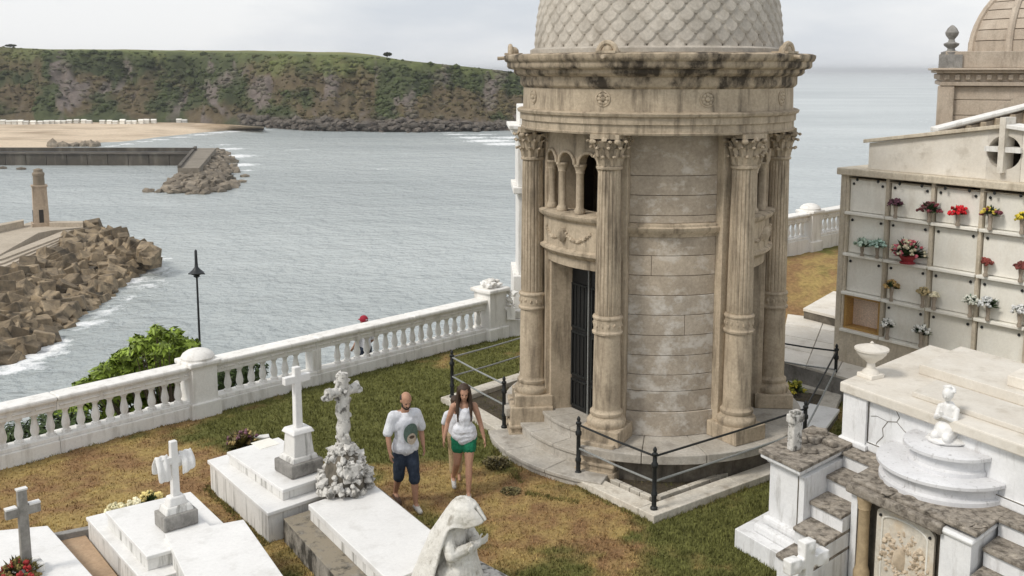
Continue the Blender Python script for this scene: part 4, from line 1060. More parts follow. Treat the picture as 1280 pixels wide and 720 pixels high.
# --- sandy plot with grey kerb between the two left graves
t = thing('sandy_plot', (-5.6, 12.3, 0), 'bare sandy grave plot with grey kerb between two white graves', 'plot')
MB().prism([Vector((-6.22,12.80)), Vector((-5.86,13.0)), Vector((-4.45,11.2)), Vector((-4.82,11.1))], -.04, .07).build('sand', 'sand', t)
strip(Vector((-6.26,12.86)), Vector((-5.84,13.08)), .055, -.05, .15).build('kerb', 'grey', t, bevel=.01)
strip(Vector((-6.23,12.86)), Vector((-4.83,11.2)), .04, -.05, .12).build('kerb', 'grey', t, bevel=.01)

# flowers ------------------------------------------------------------
def bouquet(name, label, p, r, cols, green=(.05, .075, .03), vase=None, n=26, cat='flowers', group=None, leafn=60, flat=.8, bs=.035):
    t = thing(name, p, label, cat, group); rs = random.Random(int(abs(p[0])*977+abs(p[2])*131+abs(p[1])*37)); zz = p[2]
    if vase:
        vr, vh, vc = vase; b = MB(); b.lathe([(vr*.7, zz), (vr*.75, zz+vh*.1), (vr*.5, zz+vh*.3), (vr*.8, zz+vh*.8), (vr, zz+vh), (vr*.8, zz+vh)], (p[0], p[1]), 12); b.build('vase', vc, t, True); zz += vh*.85
    b = MB()
    for k in range(leafn):
        a = rs.uniform(0, 6.28); e = rs.uniform(-.1, 1.4); L_ = r*rs.uniform(.6, 1.15); d = Vector((math.cos(a)*math.cos(e), math.sin(a)*math.cos(e), math.sin(e)*flat+.1))
        o_ = Vector((p[0], p[1], zz))+d*L_*.15; s = Vector((-d.y, d.x, .2)).normalized()*r*.16; tp = o_+d*L_
        b.add([o_, (o_+tp)/2+s, tp, (o_+tp)/2-s], [(0,1,2,3)])
    b.build('foliage', leafmat('bouquet_leaf', green, .5), t)
    for ci, c in enumerate(cols):
        b = MB(); nn = max(3, n//len(cols))
        for k in range(nn):
            a = rs.uniform(0, 6.28); e = rs.uniform(.0, 1.5); d = Vector((math.cos(a)*math.cos(e), math.sin(a)*math.cos(e), math.sin(e)*flat+.12)); q = Vector((p[0], p[1], zz))+d*r*rs.uniform(.65, 1.0)
            for j in range(5):
                b.ball(q+Vector((rs.uniform(-1,1), rs.uniform(-1,1), rs.uniform(-.7,.7)))*bs*.7, bs*rs.uniform(.45, .75), 1, .6, seed=k+j)
        b.build('blossoms', leafmat('petal', c, .35, .7), t)
    return t
p = at(303, 558, 0); bouquet('dried_flower_clump', 'clump of dried purple and straw flowers on the lawn behind the stepped grave', (p.x, p.y, 0), .30, [(.20,.10,.13),(.32,.24,.10),(.15,.12,.06)], (.16,.14,.05), n=60, leafn=160, bs=.035)
for k, (x, y, c, lab) in enumerate(((146, 633, (.72,.66,.42), 'pale yellow flowers in the grass at the back corner of the double-slab grave'), (170, 628, (.75,.70,.50), 'cream flowers behind the middle of the double-slab grave'), (188, 618, (.70,.58,.24), 'yellow flowers behind the double-slab grave, nearest the draped cross'))):
    p = at(x, y, .12); bouquet('grave_flowers', lab, (p.x, p.y, .0), .16, [c], (.05,.08,.03), n=14, leafn=50, bs=.05, group='flowers behind the double-slab grave')
p = at(24, 722, .30); bouquet('grave_wreath', 'brown and red flower wreath at the foot of the weathered grey cross', (p.x, p.y, .30), .24, [(.20,.16,.05),(.30,.03,.03),(.17,.12,.04)], (.10,.09,.03), n=50, leafn=120, bs=.04)
# small flat stone by the dried clump
p = at(322, 552, 0); o = MB().prism([(p.x-.2,p.y-.1),(p.x+.2,p.y+.05),(p.x+.15,p.y+.2),(p.x-.22,p.y+.06)], -.02, .07).build('flat_stone', 'marble_dirty', None, bevel=.01); tag(o, 'small flat pale stone on the grass beside the dried flower clump', 'stone')

# =================================================================== FIGURES
def limb(b, pts, n=10):
    for (p, r), (q, s) in zip(pts, pts[1:]): b.cap(Vector(p), Vector(q), r, s, n)
def hand(b, wr, d, palm_n, s=1.0, side=1, curl=.5):
    """palm and five fingers hanging from wrist wr in direction d; palm faces palm_n"""
    d = Vector(d).normalized(); pn = Vector(palm_n).normalized(); sd = d.cross(pn).normalized()*side
    wr = Vector(wr); kn = wr+d*.085*s
    for k in range(4):
        x = (k-1.5)*.021*s; b.cap(wr+d*.02+sd*x*.5, kn+sd*x, .017*s, .012*s, 6)
        ln = (.072, .082, .076, .060)[k]*s; a = kn+sd*x; m1 = a+(d+pn*curl*.5).normalized()*ln*.5; m2 = m1+(d*(1-curl*.3)+pn*curl*1.3).normalized()*ln*.5
        b.cap(a, m1, .0105*s, .0098*s, 6); b.cap(m1, m2, .0098*s, .0085*s, 6)
    a = wr+d*.025*s-sd*.022*s; m1 = a+(d*.6-sd*.7+pn*.3).normalized()*.045*s; m2 = m1+(d*.9-sd*.2+pn*.4).normalized()*.035*s
    b.cap(a, m1, .014*s, .012*s, 6); b.cap(m1, m2, .012*s, .010*s, 6)
def head(b, c, f, s=1.0, tilt=0):
    """head centred c facing plan direction f, looking down by tilt"""
    f = Vector((f[0], f[1], 0)).normalized(); rz = math.atan2(f.y, f.x)
    rot = Matrix.Rotation(rz, 3, 'Z') @ Matrix.Rotation(tilt, 3, 'Y')
    P = lambda x, y, z: Vector(c)+rot @ Vector((x*s, y*s, z*s))
    b.ball(P(-.012, 0, .03), (.098*s, .078*s, .095*s), 3, rot=rot)      # skull
    b.ball(P(.022, 0, -.035), (.070*s, .060*s, .085*s), 3, rot=rot)     # face and jaw
    b.ball(P(.062, 0, -.095), (.026*s, .03*s, .024*s), 2, rot=rot)      # chin
    b.cap(P(.085, 0, .012), P(.108, 0, -.028), .010*s, .016*s, 6)        # nose
    b.cap(P(.082, -.03, .022), P(.082, .03, .022), .012*s, .012*s, 6)    # brow
    b.cap(P(.085, -.018, -.062), P(.085, .018, -.062), .010*s, .010*s, 6) # mouth
    for e in (-1, 1): b.ball(P(-.005, e*.078, -.005), (.022*s, .010*s, .034*s), 2, rot=rot)
    return P, rot
SK = plain('skin_tanned', (.42, .235, .155), .55, rnd=0, scale=20, var=.08); SK2 = plain('skin_light_tan', (.46, .26, .175), .55, rnd=0, scale=20, var=.08)
WH = stone('white_cotton', (.74, .75, .78), (.64, .65, .69), .9, 9, rnd=0, bump=.5, fine=14, bdist=.03)
DEN = stone('dark_denim', (.018, .026, .042), (.042, .056, .085), .9, 9, rnd=0, bump=.4, fine=40)
GRN = plain('green_cloth', (.012, .17, .085), .85, rnd=0); HAIRB = plain('dark_brown_hair', (.055, .034, .022), .6, rnd=0); HAIRK = plain('black_hair', (.03, .024, .02), .7, rnd=0)
EYE_ = plain('eye_dark', (.03, .025, .02), .3, rnd=0); SHOE = plain('pale_shoe', (.55, .53, .50), .7, rnd=0); SAND = plain('brown_sandal', (.10, .06, .04), .7, rnd=0)
PRG = plain('print_green_grey', (.10, .145, .12), .9, rnd=0); PRS = plain('print_beige', (.48, .40, .31), .9, rnd=0); PRK = plain('print_brown', (.10, .07, .05), .9, rnd=0); REDC = plain('red_cap_cloth', (.32, .02, .04), .8, rnd=0)

def person_man():
    x, y = -1.575, 14.12
    f = Vector((.42, -.9)).normalized()          # walking towards the camera, a little to the right
    r = Vector((-f.y, f.x))                      # his left-hand side in plan
    t = thing('person', (x, y, 0), 'balding man in white printed t-shirt and dark denim shorts walking on the lawn', 'person')
    def Q(a, s, z): return Vector((x+f.x*a+r.x*s, y+f.y*a+r.y*s, z))
    b = MB()
    limb(b, [(Q(0,0,.93),.135),(Q(.0,0,1.10),.125),(Q(.0,0,1.28),.14),(Q(-.01,0,1.38),.105)]); limb(b, [(Q(-.01,.10,1.40),.075),(Q(-.01,-.10,1.40),.075)]); limb(b, [(Q(0,.07,.90),.10),(Q(0,-.07,.90),.10)])
    limb(b, [(Q(0,0,1.42),.062),(Q(.035,0,1.54),.056)])
    P, rot = head(b, Q(.075,0,1.635), f, 1.0, .38)
    for s, fw in ((1, -.05), (-1, .02)):
        el = Q(fw, s*.265, 1.13); wr = Q(fw+.09, s*.27, .90)
        limb(b, [(Q(-.01,s*.175,1.40),.066),(Q(fw*.5,s*.235,1.27),.055),(el,.043),((el+wr)/2,.040),(wr,.028)])
        hand(b, wr, wr-el, Vector((-r.x*s, -r.y*s, 0)), 1.0, s)
    legs = {1: [Q(0,.085,.90), Q(.13,.09,.50), Q(.18,.09,.085)], -1: [Q(0,-.085,.90), Q(-.03,-.09,.49), Q(-.22,-.09,.13)]}
    for s, (h, k, a) in legs.items():
        limb(b, [(h,.088),(k,.056),(k.lerp(a,.35),.056),(a,.036)])
        toe = a+Vector((f.x,f.y,0))*.17+Vector((0,0,-.05 if s > 0 else -.085)); limb(b, [(a+Vector((0,0,-.03)),.042),(toe,.032)])
    remesh(b.build('body', SK, t, 'all'), .010, 3)
    # t-shirt
    b = MB(); limb(b, [(Q(.005,0,.93),.165),(Q(.01,0,1.10),.158),(Q(.0,0,1.27),.165),(Q(-.01,0,1.36),.125)]); limb(b, [(Q(-.01,.13,1.385),.092),(Q(-.01,-.13,1.385),.092)])
    limb(b, [(Q(0,.075,.98),.12),(Q(0,-.075,.98),.12)]); limb(b, [(Q(0,.08,1.25),.125),(Q(0,-.08,1.25),.125)])
    for s, fw in ((1, -.02), (-1, .01)): limb(b, [(Q(-.01,s*.175,1.39),.085),(Q(fw,s*.262,1.17),.076)])
    limb(b, [(Q(0,.075,.92),.137),(Q(0,-.075,.92),.137)]); o = crease(remesh(b.build('t_shirt', WH, t, 'all'), .011, 3), .022, .16)
    # printed motif on the chest, flat on the shirt
    def decal(name, m, cz, cs, w, h, n, lift):
        bb = MB(); vs = []; K = 24
        cen = None
        for ring in (1, .5, 0):
            for k in range(K if ring else 1):
                a = 2*math.pi*k/K; sx = cs+ring*w*math.cos(a); z = cz+ring*h*math.sin(a)
                rr = .165+(z-1.1)*.0; cap_ = .200
                aa = sx/cap_; base = .008+lift+cap_*math.cos(aa)*.865
                vs.append(Q(base, cap_*1.06*math.sin(aa), z))
        fs = []
        for k in range(K): fs.append((k, (k+1)%K, K+(k+1)%K, K+k)); fs.append((K+k, K+(k+1)%K, 2*K))
        bb.add(vs, fs); return bb.build(name, m, o, 'all')
    decal('print', PRG, 1.17, .03, .115, .155, 0, .026); decal('print', PRS, 1.09, .035, .07, .085, 0, .028); decal('print', PRK, 1.12, .035, .040, .025, 0, .032)
    # denim shorts to below the knee
    b = MB(); limb(b, [(Q(0,.08,.90),.118),(Q(0,-.08,.90),.118)])
    for s, (h, k, a) in legs.items(): limb(b, [(h,.108),(h.lerp(k,.5),.102),(k,.085),(k.lerp(a,.16),.084)])
    crease(remesh(b.build('shorts', DEN, t, 'all'), .011, 3), .02, .10)
    for s, (h, k, a) in legs.items():
        bb = MB(); a2 = a+Vector((0,0,-.03)); toe = a+Vector((f.x,f.y,0))*.19+Vector((0,0,-.05 if s > 0 else -.09)); bb.cap(a2+Vector((0,0,-.012)), toe+Vector((0,0,-.005)), .047, .038, 10); bb.build('shoe', SHOE if s > 0 else SAND, t, True)
    # hair round the sides, beard, eyes
    bb = MB()
    for e in (-1, 1): bb.ball(P(-.03, e*.055, .025), (.062, .030, .052), 2, rot=rot)
    bb.ball(P(-.075, 0, .0), (.042, .065, .065), 2, rot=rot); bb.build('hair', HAIRK, t, True)
    bb = MB(); bb.ball(P(.045, 0, -.088), (.052, .054, .034), 2, rot=rot); bb.cap(P(.094, -.02, -.048), P(.094, .02, -.048), .008, .008, 6)
    for e in (-1, 1): bb.ball(P(.02, e*.055, -.065), (.035, .014, .04), 2, rot=rot)
    bb.build('beard', HAIRK, t, True)
    bb = MB()
    for e in (-1, 1): bb.ball(P(.086, e*.030, .004), (.008, .013, .007), 1, rot=rot)
    bb.build('eyes', EYE_, t)
person_man()

def person_woman():
    x, y = -.73, 14.62
    f = Vector((.12, -1)).normalized(); r = Vector((-f.y, f.x))
    t = thing('person', (x, y, 0), 'long-haired woman in white top and green shorts striding on the lawn', 'person')
    def Q(a, s, z): return Vector((x+f.x*a+r.x*s, y+f.y*a+r.y*s, z))
    b = MB()
    limb(b, [(Q(0,0,.90),.125),(Q(0,0,1.08),.105),(Q(.0,0,1.24),.12),(Q(-.01,0,1.34),.09)]); limb(b, [(Q(-.01,.085,1.36),.062),(Q(-.01,-.085,1.36),.062)]); limb(b, [(Q(0,.075,.87),.105),(Q(0,-.075,.87),.105)])
    limb(b, [(Q(0,0,1.38),.05),(Q(.02,0,1.50),.046)])
    P, rot = head(b, Q(.045,0,1.58), f, .96, .22)
    for s, fw in ((1, .03), (-1, -.04)):
        el = Q(fw-.02, s*.245, 1.09); wr = Q(fw+.03, s*.30, .86)
        limb(b, [(Q(-.01,s*.155,1.355),.055),(Q(fw*.5,s*.205,1.23),.046),(el,.037),((el+wr)/2,.035),(wr,.024)]); hand(b, wr, wr-el, Vector((-r.x*s, -r.y*s, 0)), .92, s)
    legs = {1: [Q(0,.08,.86), Q(.15,.06,.47), Q(.24,.045,.085)], -1: [Q(0,-.08,.86), Q(.0,-.11,.46), Q(-.26,-.15,.13)]}
    for s, (h, k, a) in legs.items():
        limb(b, [(h,.098),(h.lerp(k,.5),.082),(k,.056),(k.lerp(a,.35),.056),(a,.034)]); toe = a+Vector((f.x,f.y,0))*.15+Vector((0,0,-.05 if s > 0 else -.09)); limb(b, [(a+Vector((0,0,-.03)),.036),(toe,.028)])
    remesh(b.build('body', SK2, t, 'all'), .010, 3)
    b = MB(); limb(b, [(Q(.01,0,1.06),.128),(Q(.02,0,1.20),.130),(Q(.015,0,1.25),.118)]); limb(b, [(Q(.045,.055,1.19),.085),(Q(.045,-.055,1.19),.085)]); limb(b, [(Q(.03,.06,.99),.125),(Q(.03,-.06,.99),.125)]); limb(b, [(Q(.02,.075,.92),.128),(Q(.02,-.075,.92),.128)])
    limb(b, [(Q(.05,.05,.87),.10),(Q(.05,-.03,.84),.09),(Q(.03,-.10,.89),.09)])
    for s in (-1, 1): limb(b, [(Q(.075,s*.075,1.25),.02),(Q(.03,s*.085,1.40),.016),(Q(-.05,s*.085,1.38),.016)])
    crease(remesh(b.build('top', WH, t, 'all'), .010, 2), .022, .12)
    b = MB(); limb(b, [(Q(0,.085,.86),.122),(Q(0,-.085,.86),.122)])
    for s, (h, k, a) in legs.items(): limb(b, [(h,.118),(h.lerp(k,.36),.112)])
    crease(remesh(b.build('shorts', GRN, t, 'all'), .011, 2), .02, .06)
    for s, (h, k, a) in legs.items():
        bb = MB(); a2 = a+Vector((0,0,-.045)); toe = a+Vector((f.x,f.y,0))*.17+Vector((0,0,-.055 if s > 0 else -.095)); bb.cap(a2, toe, .040, .034, 10); bb.build('shoe', SHOE, t, True)
    bb = MB(); bb.ball(P(-.025, 0, .035), (.108, .096, .105), 3, rot=rot)
    for e in (-1, 1):
        for k in range(7):
            u = k/6; p0 = P(-.03-.05*u+.05, e*(.085-.012*u), .06-.01*k); bb.tube([p0, P(.035-.07*u, e*.098, -.07), Q(.09-.10*u, e*(.105-.01*k*.5), 1.36), Q(.12-.10*u, e*(.10-.008*k), 1.15+.03*math.sin(k*3))], [.024,.03,.028,.010], 6)
    for k in range(7): s_ = (k-3)/3*.08; bb.tube([P(-.09, s_, .05), Q(-.06, s_, 1.48), Q(-.13, s_*1.3, 1.3), Q(-.14, s_*1.2, 1.12)], [.03,.04,.038,.012], 6)
    # cut the face free
    o = bb.build('hair', HAIRB, t, True)
    hb = bmesh.new(); hb.from_mesh(o.data); inv = rot.inverted(); hc = Q(.045,0,1.58)-wloc(t)
    dl = [v for v in hb.verts if (lambda q: q.x > .055 and abs(q.y) < .058 and -.13 < q.z < .075)(inv @ (v.co-hc))]
    bmesh.ops.delete(hb, geom=dl, context='VERTS'); hb.to_mesh(o.data); hb.free()
    bb = MB()
    for e in (-1, 1): bb.ball(P(.087, e*.030, .004), (.008, .013, .007), 1, rot=rot)
    bb.build('eyes', EYE_, t)
person_woman()

def person_behind():
    x, y = -.89, 15.1; f = Vector((.1, -1)).normalized(); r = Vector((-f.y, f.x))
    t = thing('person', (x, y, 0), 'person in pale shirt and tan trousers mostly hidden behind the striding woman', 'person')
    def Q(a, s, z): return Vector((x+f.x*a+r.x*s, y+f.y*a+r.y*s, z))
    b = MB(); limb(b, [(Q(0,0,.86),.11),(Q(0,0,1.1),.10),(Q(0,0,1.25),.09)]); limb(b, [(Q(0,0,1.28),.048),(Q(.02,0,1.38),.045)]); P, rot = head(b, Q(.03,0,1.46), f, .92, .1)
    for s in (-1, 1):
        el = Q(0, s*.215, 1.0); wr = Q(.04, s*.22, .80); limb(b, [(Q(0,s*.15,1.24),.05),(el,.036),(wr,.024)]); hand(b, wr, wr-el, Vector((-r.x*s,-r.y*s,0)), .88, s)
        h, k, a = Q(0,s*.06,.82), Q(.03*s,s*.06,.45), Q(.0,s*.06,.08); limb(b, [(h,.085),(k,.05),(a,.034)]); limb(b, [(a+Vector((0,0,-.03)),.036),(a+Vector((f.x,f.y,0))*.15+Vector((0,0,-.05)),.028)])
    remesh(b.build('body', SK, t, 'all'), .012, 3)
    b = MB(); limb(b, [(Q(0,0,.9),.135),(Q(0,0,1.1),.125),(Q(0,0,1.22),.10)]); limb(b, [(Q(0,.11,1.235),.075),(Q(0,-.11,1.235),.075)])
    for s in (-1, 1): limb(b, [(Q(0,s*.15,1.23),.066),(Q(0,s*.205,1.08),.058)])
    remesh(b.build('shirt', WH, t, 'all'), .013, 3)
    b = MB(); limb(b, [(Q(0,.06,.84),.105),(Q(0,-.06,.84),.105)])
    for s in (-1, 1): limb(b, [(Q(0,s*.06,.82),.098),(Q(.03*s,s*.06,.45),.07),(Q(0,s*.06,.15),.058)])
    remesh(b.build('trousers', plain('tan_cloth', (.42, .32, .19), .9, rnd=0), t, 'all'), .013, 3)
    bb = MB(); bb.ball(P(-.025,0,.035), (.102,.09,.10), 2, rot=rot); bb.build('hair', HAIRB, t, True)
    t.scale = (.86, .86, .86)
person_behind()

def person_cap():
    # stands on the path below the balustrade; only the head shows above the rail
    q = aty(455, 393, 22.75); x, y = q.x, q.y; zt = q.z+.125-1.72-.15
    f = Vector((BNR.x, BNR.y)).normalized(); r = Vector((-f.y, f.x))
    t = thing('person', (x, y, zt), 'person in a red cap behind the balustrade, only the head showing', 'person')
    def Q(a, s, z): return Vector((x+f.x*a+r.x*s, y+f.y*a+r.y*s, zt+z))
    b = MB(); limb(b, [(Q(0,0,.92),.13),(Q(0,0,1.12),.12),(Q(0,0,1.3),.10)]); limb(b, [(Q(0,0,1.36),.055),(Q(0,0,1.5),.05)]); P, rot = head(b, Q(.02,0,1.58), f, 1, .05)
    for s in (-1, 1):
        el = Q(.02, s*.24, 1.08); wr = Q(.18, s*.2, .95); limb(b, [(Q(0,s*.16,1.36),.06),(el,.042),(wr,.028)]); hand(b, wr, wr-el, Vector((0,0,-1)), 1, s)
        limb(b, [(Q(0,s*.08,.9),.09),(Q(0,s*.08,.48),.056),(Q(0,s*.08,.08),.038)]); limb(b, [(Q(0,s*.08,.05),.04),(Q(.15,s*.08,.03),.03)])
    remesh(b.build('body', SK, t, 'all'), .013, 3)
    b = MB(); limb(b, [(Q(0,0,.95),.15),(Q(0,0,1.28),.14),(Q(0,0,1.34),.11)]); limb(b, [(Q(0,.13,1.34),.085),(Q(0,-.13,1.34),.085)])
    for s in (-1, 1): limb(b, [(Q(0,s*.16,1.35),.075),(Q(.01,s*.22,1.15),.065)])
    remesh(b.build('shirt', WH, t, 'all'), .015, 3)
    b = MB(); limb(b, [(Q(0,.07,.92),.12),(Q(0,-.07,.92),.12)])
    for s in (-1, 1): limb(b, [(Q(0,s*.08,.9),.11),(Q(0,s*.08,.12),.06)])
    remesh(b.build('trousers', DEN, t, 'all'), .015, 3)
    bb = MB(); bb.ball(P(-.012,0,.045), (.112,.094,.098), 3, rot=rot); bb.ball(P(.10,0,.03), (.075,.07,.012), 2, rot=rot); c_ = bb.build('cap', REDC, t, True)
    bb = MB(); bb.ball(P(-.088,0,.045), (.04,.05,.028), 2, rot=rot); bb.build('cap_patch', WH, c_, True)
    # the little terrace it stands on
    b = MB(); b.prism([Vector((x-1.6,y-1.2)), Vector((x+1.0,y+1.4)), Vector((x-.4,y+2.6)), Vector((x-3,y))], zt-3.5, zt); o = b.build('path_terrace', 'kerb', None); tag(o, kind='structure')
person_cap()

STAT = stone('aged_statue_marble', (.74, .72, .67), (.60, .575, .52), .75, 5, stain=(.20, .175, .13), amt=.7, lo=.55, hi=.70, bump=.5, rnd=0, streak=(9, 9, 6), fine=26, fv=(.86, 1.06))
# --- veiled mourning statue at the foot of the slab
def mourner():
    x, y = -.66, 11.12
    t = thing('mourning_statue', (x, y, 0), 'white marble statue of a hooded mourner bowing beside the broad slab', 'statue')
    f = Vector((.86, -.50)).normalized(); r = Vector((-f.y, f.x))
    def Q(a, s, z): return Vector((x+f.x*a+r.x*s, y+f.y*a+r.y*s, z))
    MB().box((x, y, .22), (.95, .85, .5), R(43)).build('pedestal', 'lichen', t, bevel=.02)
    b = MB()
    limb(b, [(Q(-.10,0,.45),.30),(Q(-.10,0,.72),.235),(Q(-.06,0,.98),.175),(Q(-.02,0,1.10),.135)]); limb(b, [(Q(-.03,.16,1.06),.10),(Q(-.03,-.16,1.06),.10)])
    limb(b, [(Q(.02,.10,.5),.24),(Q(.02,-.10,.55),.24)])
    limb(b, [(Q(.0,0,1.15),.07),(Q(.07,0,1.26),.065)])
    hd = Q(.10,0,1.31)
    rot = Matrix.Rotation(math.atan2(f.y, f.x), 3, 'Z') @ Matrix.Rotation(1.0, 3, 'Y'); P = lambda a, s, z: hd+rot @ Vector((a, s, z))
    b.ball(P(0,0,0), (.095,.08,.12), 3, rot=rot); b.cap(P(.085,0,.01), P(.11,0,-.03), .012, .016, 6); b.ball(P(.06,0,-.09), (.03,.03,.026), 2, rot=rot); b.cap(P(.085,-.018,-.058), P(.085,.018,-.058), .010, .010, 6); b.cap(P(.08,-.03,.025), P(.08,.03,.025), .012, .012, 6)
    # veil: hood over the head falling down the back and sides
    V = []; nu, nv = 22, 16
    for i in range(nu+1):
        a = -1.75+3.5*i/nu
        for j in range(nv+1):
            v = j/nv
            if v < .45:
                k = v/.45; e = (1-k)*1.45-.25*k
                d = Vector((-math.cos(a)*math.cos(e)+.30*(1-k), math.sin(a)*math.cos(e), math.sin(e)))
                q = P(.0, 0, .01)+rot @ Vector((d.x*.165+.16*sstep(.9, 1.75, abs(a)), d.y*.150*(1-.25*sstep(1.2, 1.75, abs(a))), d.z*.175+.03*sstep(.9, 1.75, abs(a))))
            else:
                k = (v-.45)/.55; w_ = .150+.27*k**.75; z = 1.27-.80*k
                fold = 1+.06*math.sin(a*7+k*2)*k+.03*math.sin(a*17-k*3)*k
                q = Q(.06-.16*k**.7-math.cos(a)*w_*fold*(1.0), math.sin(a)*w_*1.15*fold, z)
            V.append(q)
    vb = MB(); vb.add(V, [(i*(nv+1)+j, i*(nv+1)+j+1, (i+1)*(nv+1)+j+1, (i+1)*(nv+1)+j) for i in range(nu) for j in range(nv)])
    # arms folded across
    for s in (1, -1):
        el = Q(.10, s*.25, .86); wr = Q(.27, -s*.05, .93); limb(b, [(Q(-.02,s*.18,1.06),.085),(el,.075),(wr,.05)]); hand(b, wr, wr-el, Vector((-f.x,-f.y,0)), 1.1, s)
        for k in range(4): limb(b, [(Q(.06+.03*k,s*(.22-.03*k),.88-.02*k),.05),(Q(.06+.04*k,s*(.2-.03*k),.55),.06)])
    for k in range(14):
        a = -1.5+3*k/13; limb(b, [(Q(.10+.10*math.cos(a), .16*math.sin(a), .86),.022),(Q(.06+.22*math.cos(a), .27*math.sin(a), .48),.035)])
    crease(remesh(b.build('figure', STAT, t, 'all'), .009, 2), .014, .05)
    o = vb.build('veil', STAT, t, 'all'); m = o.modifiers.new('solid', 'SOLIDIFY'); m.thickness = .045; m.offset = 0; s = o.modifiers.new('sub', 'SUBSURF'); s.levels = 2; s.render_levels = 2; crease(o, .03, .14); crease(o, .010, .03)
mourner()

# =================================================================== BEYOND THE BALUSTRADE
def lamp_post():
    p = aty(250, 437, 26.0); x, y = p.x, p.y; top = aty(246, 312, 26.0).z
    zb = -4.1
    t = thing('street_lamp', (x, y, zb), 'slim dark street lamp rising beyond the balustrade pier', 'street lamp')
    b = MB(); b.lathe([(.10, zb), (.10, zb+.5), (.06, zb+.6), (.036, zb+1.2), (.026, top-.75)], (x, y), 12); b.build('pole', 'black', t, True)
    b = MB(); z = top-.75; b.lathe([(.05,z),(.09,z+.03),(.07,z+.06),(.17,z+.10),(.20,z+.13),(.12,z+.20),(.05,z+.28),(.04,z+.4),(.035,z+.72),(0,z+.76)], (x, y), 14); b.build('lamp_head', 'black', t, True)
    b = MB(); b.tube([(x-.22,y,z+.10),(x+.22,y,z+.10)], .018, 6); b.tube([(x,y-.22,z+.10),(x,y+.22,z+.10)], .018, 6); b.build('bracket', 'black', t)
lamp_post()
def leafy(name, label, lobes, z0, n, size, m, trunk, cat='shrub', stem=.06):
    t = thing(name, (trunk[0], trunk[1], z0), label, cat); rs = random.Random(len(label))
    b = MB()
    for c, r in lobes:
        p0 = Vector((trunk[0], trunk[1], z0)); mid = p0.lerp(Vector(c), .5)+Vector((rs.uniform(-.1,.1), rs.uniform(-.1,.1), .15)); b.tube([p0, mid, Vector(c)], [stem, stem*.6, stem*.25], 6)
    b.build('trunk', plain('bark', (.10, .075, .05), .9), t, True)
    b = MB()
    for c, r in lobes:
        c = Vector(c); k = int(n*r*r*r/sum(q[1]**3 for q in lobes))
        for i in range(k):
            d = Vector((rs.gauss(0,1), rs.gauss(0,1), rs.gauss(0,1))).normalized(); q = c+Vector((d.x*r, d.y*r, d.z*r*.75))*rs.uniform(.55, 1.05)**.7
            nrm = (d+Vector((rs.uniform(-.7,.7), rs.uniform(-.7,.7), .5+rs.uniform(-.4,.6)))).normalized(); u = nrm.orthogonal().normalized(); u.rotate(Matrix.Rotation(rs.uniform(0,6.28), 3, nrm)); v = nrm.cross(u); s = size*rs.uniform(.6, 1.25)
            b.add([q-u*s, q+v*s*.42, q+u*s+nrm*s*.1, q-v*s*.42], [(0,1,2,3)])
    b.build('crown', m, t)
BUSH = leafmat('bright_bush_leaf', (.19, .26, .035), .6, .45)
zc_ = -3.3; rs = random.Random(3); lobes = []
for x, y, r in ((105,482,.30),(120,472,.36),(140,466,.42),(155,450,.42),(170,438,.44),(185,426,.40),(200,420,.36),(212,424,.42),(225,432,.42),(236,436,.36),(150,480,.5),(185,460,.55),(215,455,.5),(240,460,.4),(130,490,.5),(110,505,.5),(190,490,.6),(225,485,.5),(95,520,.5),(160,505,.6)):
    c = aty(x, y+6, 20.6+rs.uniform(-.2,.9)+(x-100)*.008); lobes.append((c, r))
sub = []
for c, r in lobes:
    for k in range(5):
        d_ = Vector((rs.gauss(0,1), rs.gauss(0,1), rs.gauss(0,1)+.35)).normalized(); sub.append((c+d_*r*.72, r*rs.uniform(.30, .50)))
lobes = sub
leafy('leafy_bush', 'bright green leafy bush rising above the balustrade left of the lamp', lobes, zc_, 10500, .115, BUSH, (-7.6, 21.3), stem=.03)
DG = leafmat('dark_hedge_leaf', (.045, .07, .02), .5)
for k, (x, y, Y, lab) in enumerate(((20, 548, 18.4, 'dark hedge plant seen between the leftmost balusters'), (60, 535, 19.2, 'dark green hedge plant behind the balusters left of the bush'), (290, 462, 24.5, 'dark shrub seen between balusters right of the domed pier'))):
    c = aty(x, y, Y); leafy('hedge_plant', lab, [(c, .45), (c+Vector((.4,.3,-.1)), .45), (c+Vector((-.4,-.3,-.15)), .45), (c+Vector((0,.2,-.5)), .6)], -3.5, 2600, .07, DG, (c.x, c.y+.2))
# white lower terrace walls glimpsed through the balusters
t = thing('lower_wall', (-7.6, 20.0, -3.4), 'white lower garden wall glimpsed through the left balusters', 'wall')
a = B0+BNR*2.3-BD*3; e = B0+BNR*2.3+BD*4.6
strip(a, e, .18, -3.6, -.95).build('wall', 'white', t, bevel=.02)
for k in range(4):
    q = a+(e-a)*(k+.6)/4; MB().box((q.x, q.y, -.72), (.9, .4, .5), R(45), .6).build('wall_bench', 'white', t, bevel=.05)
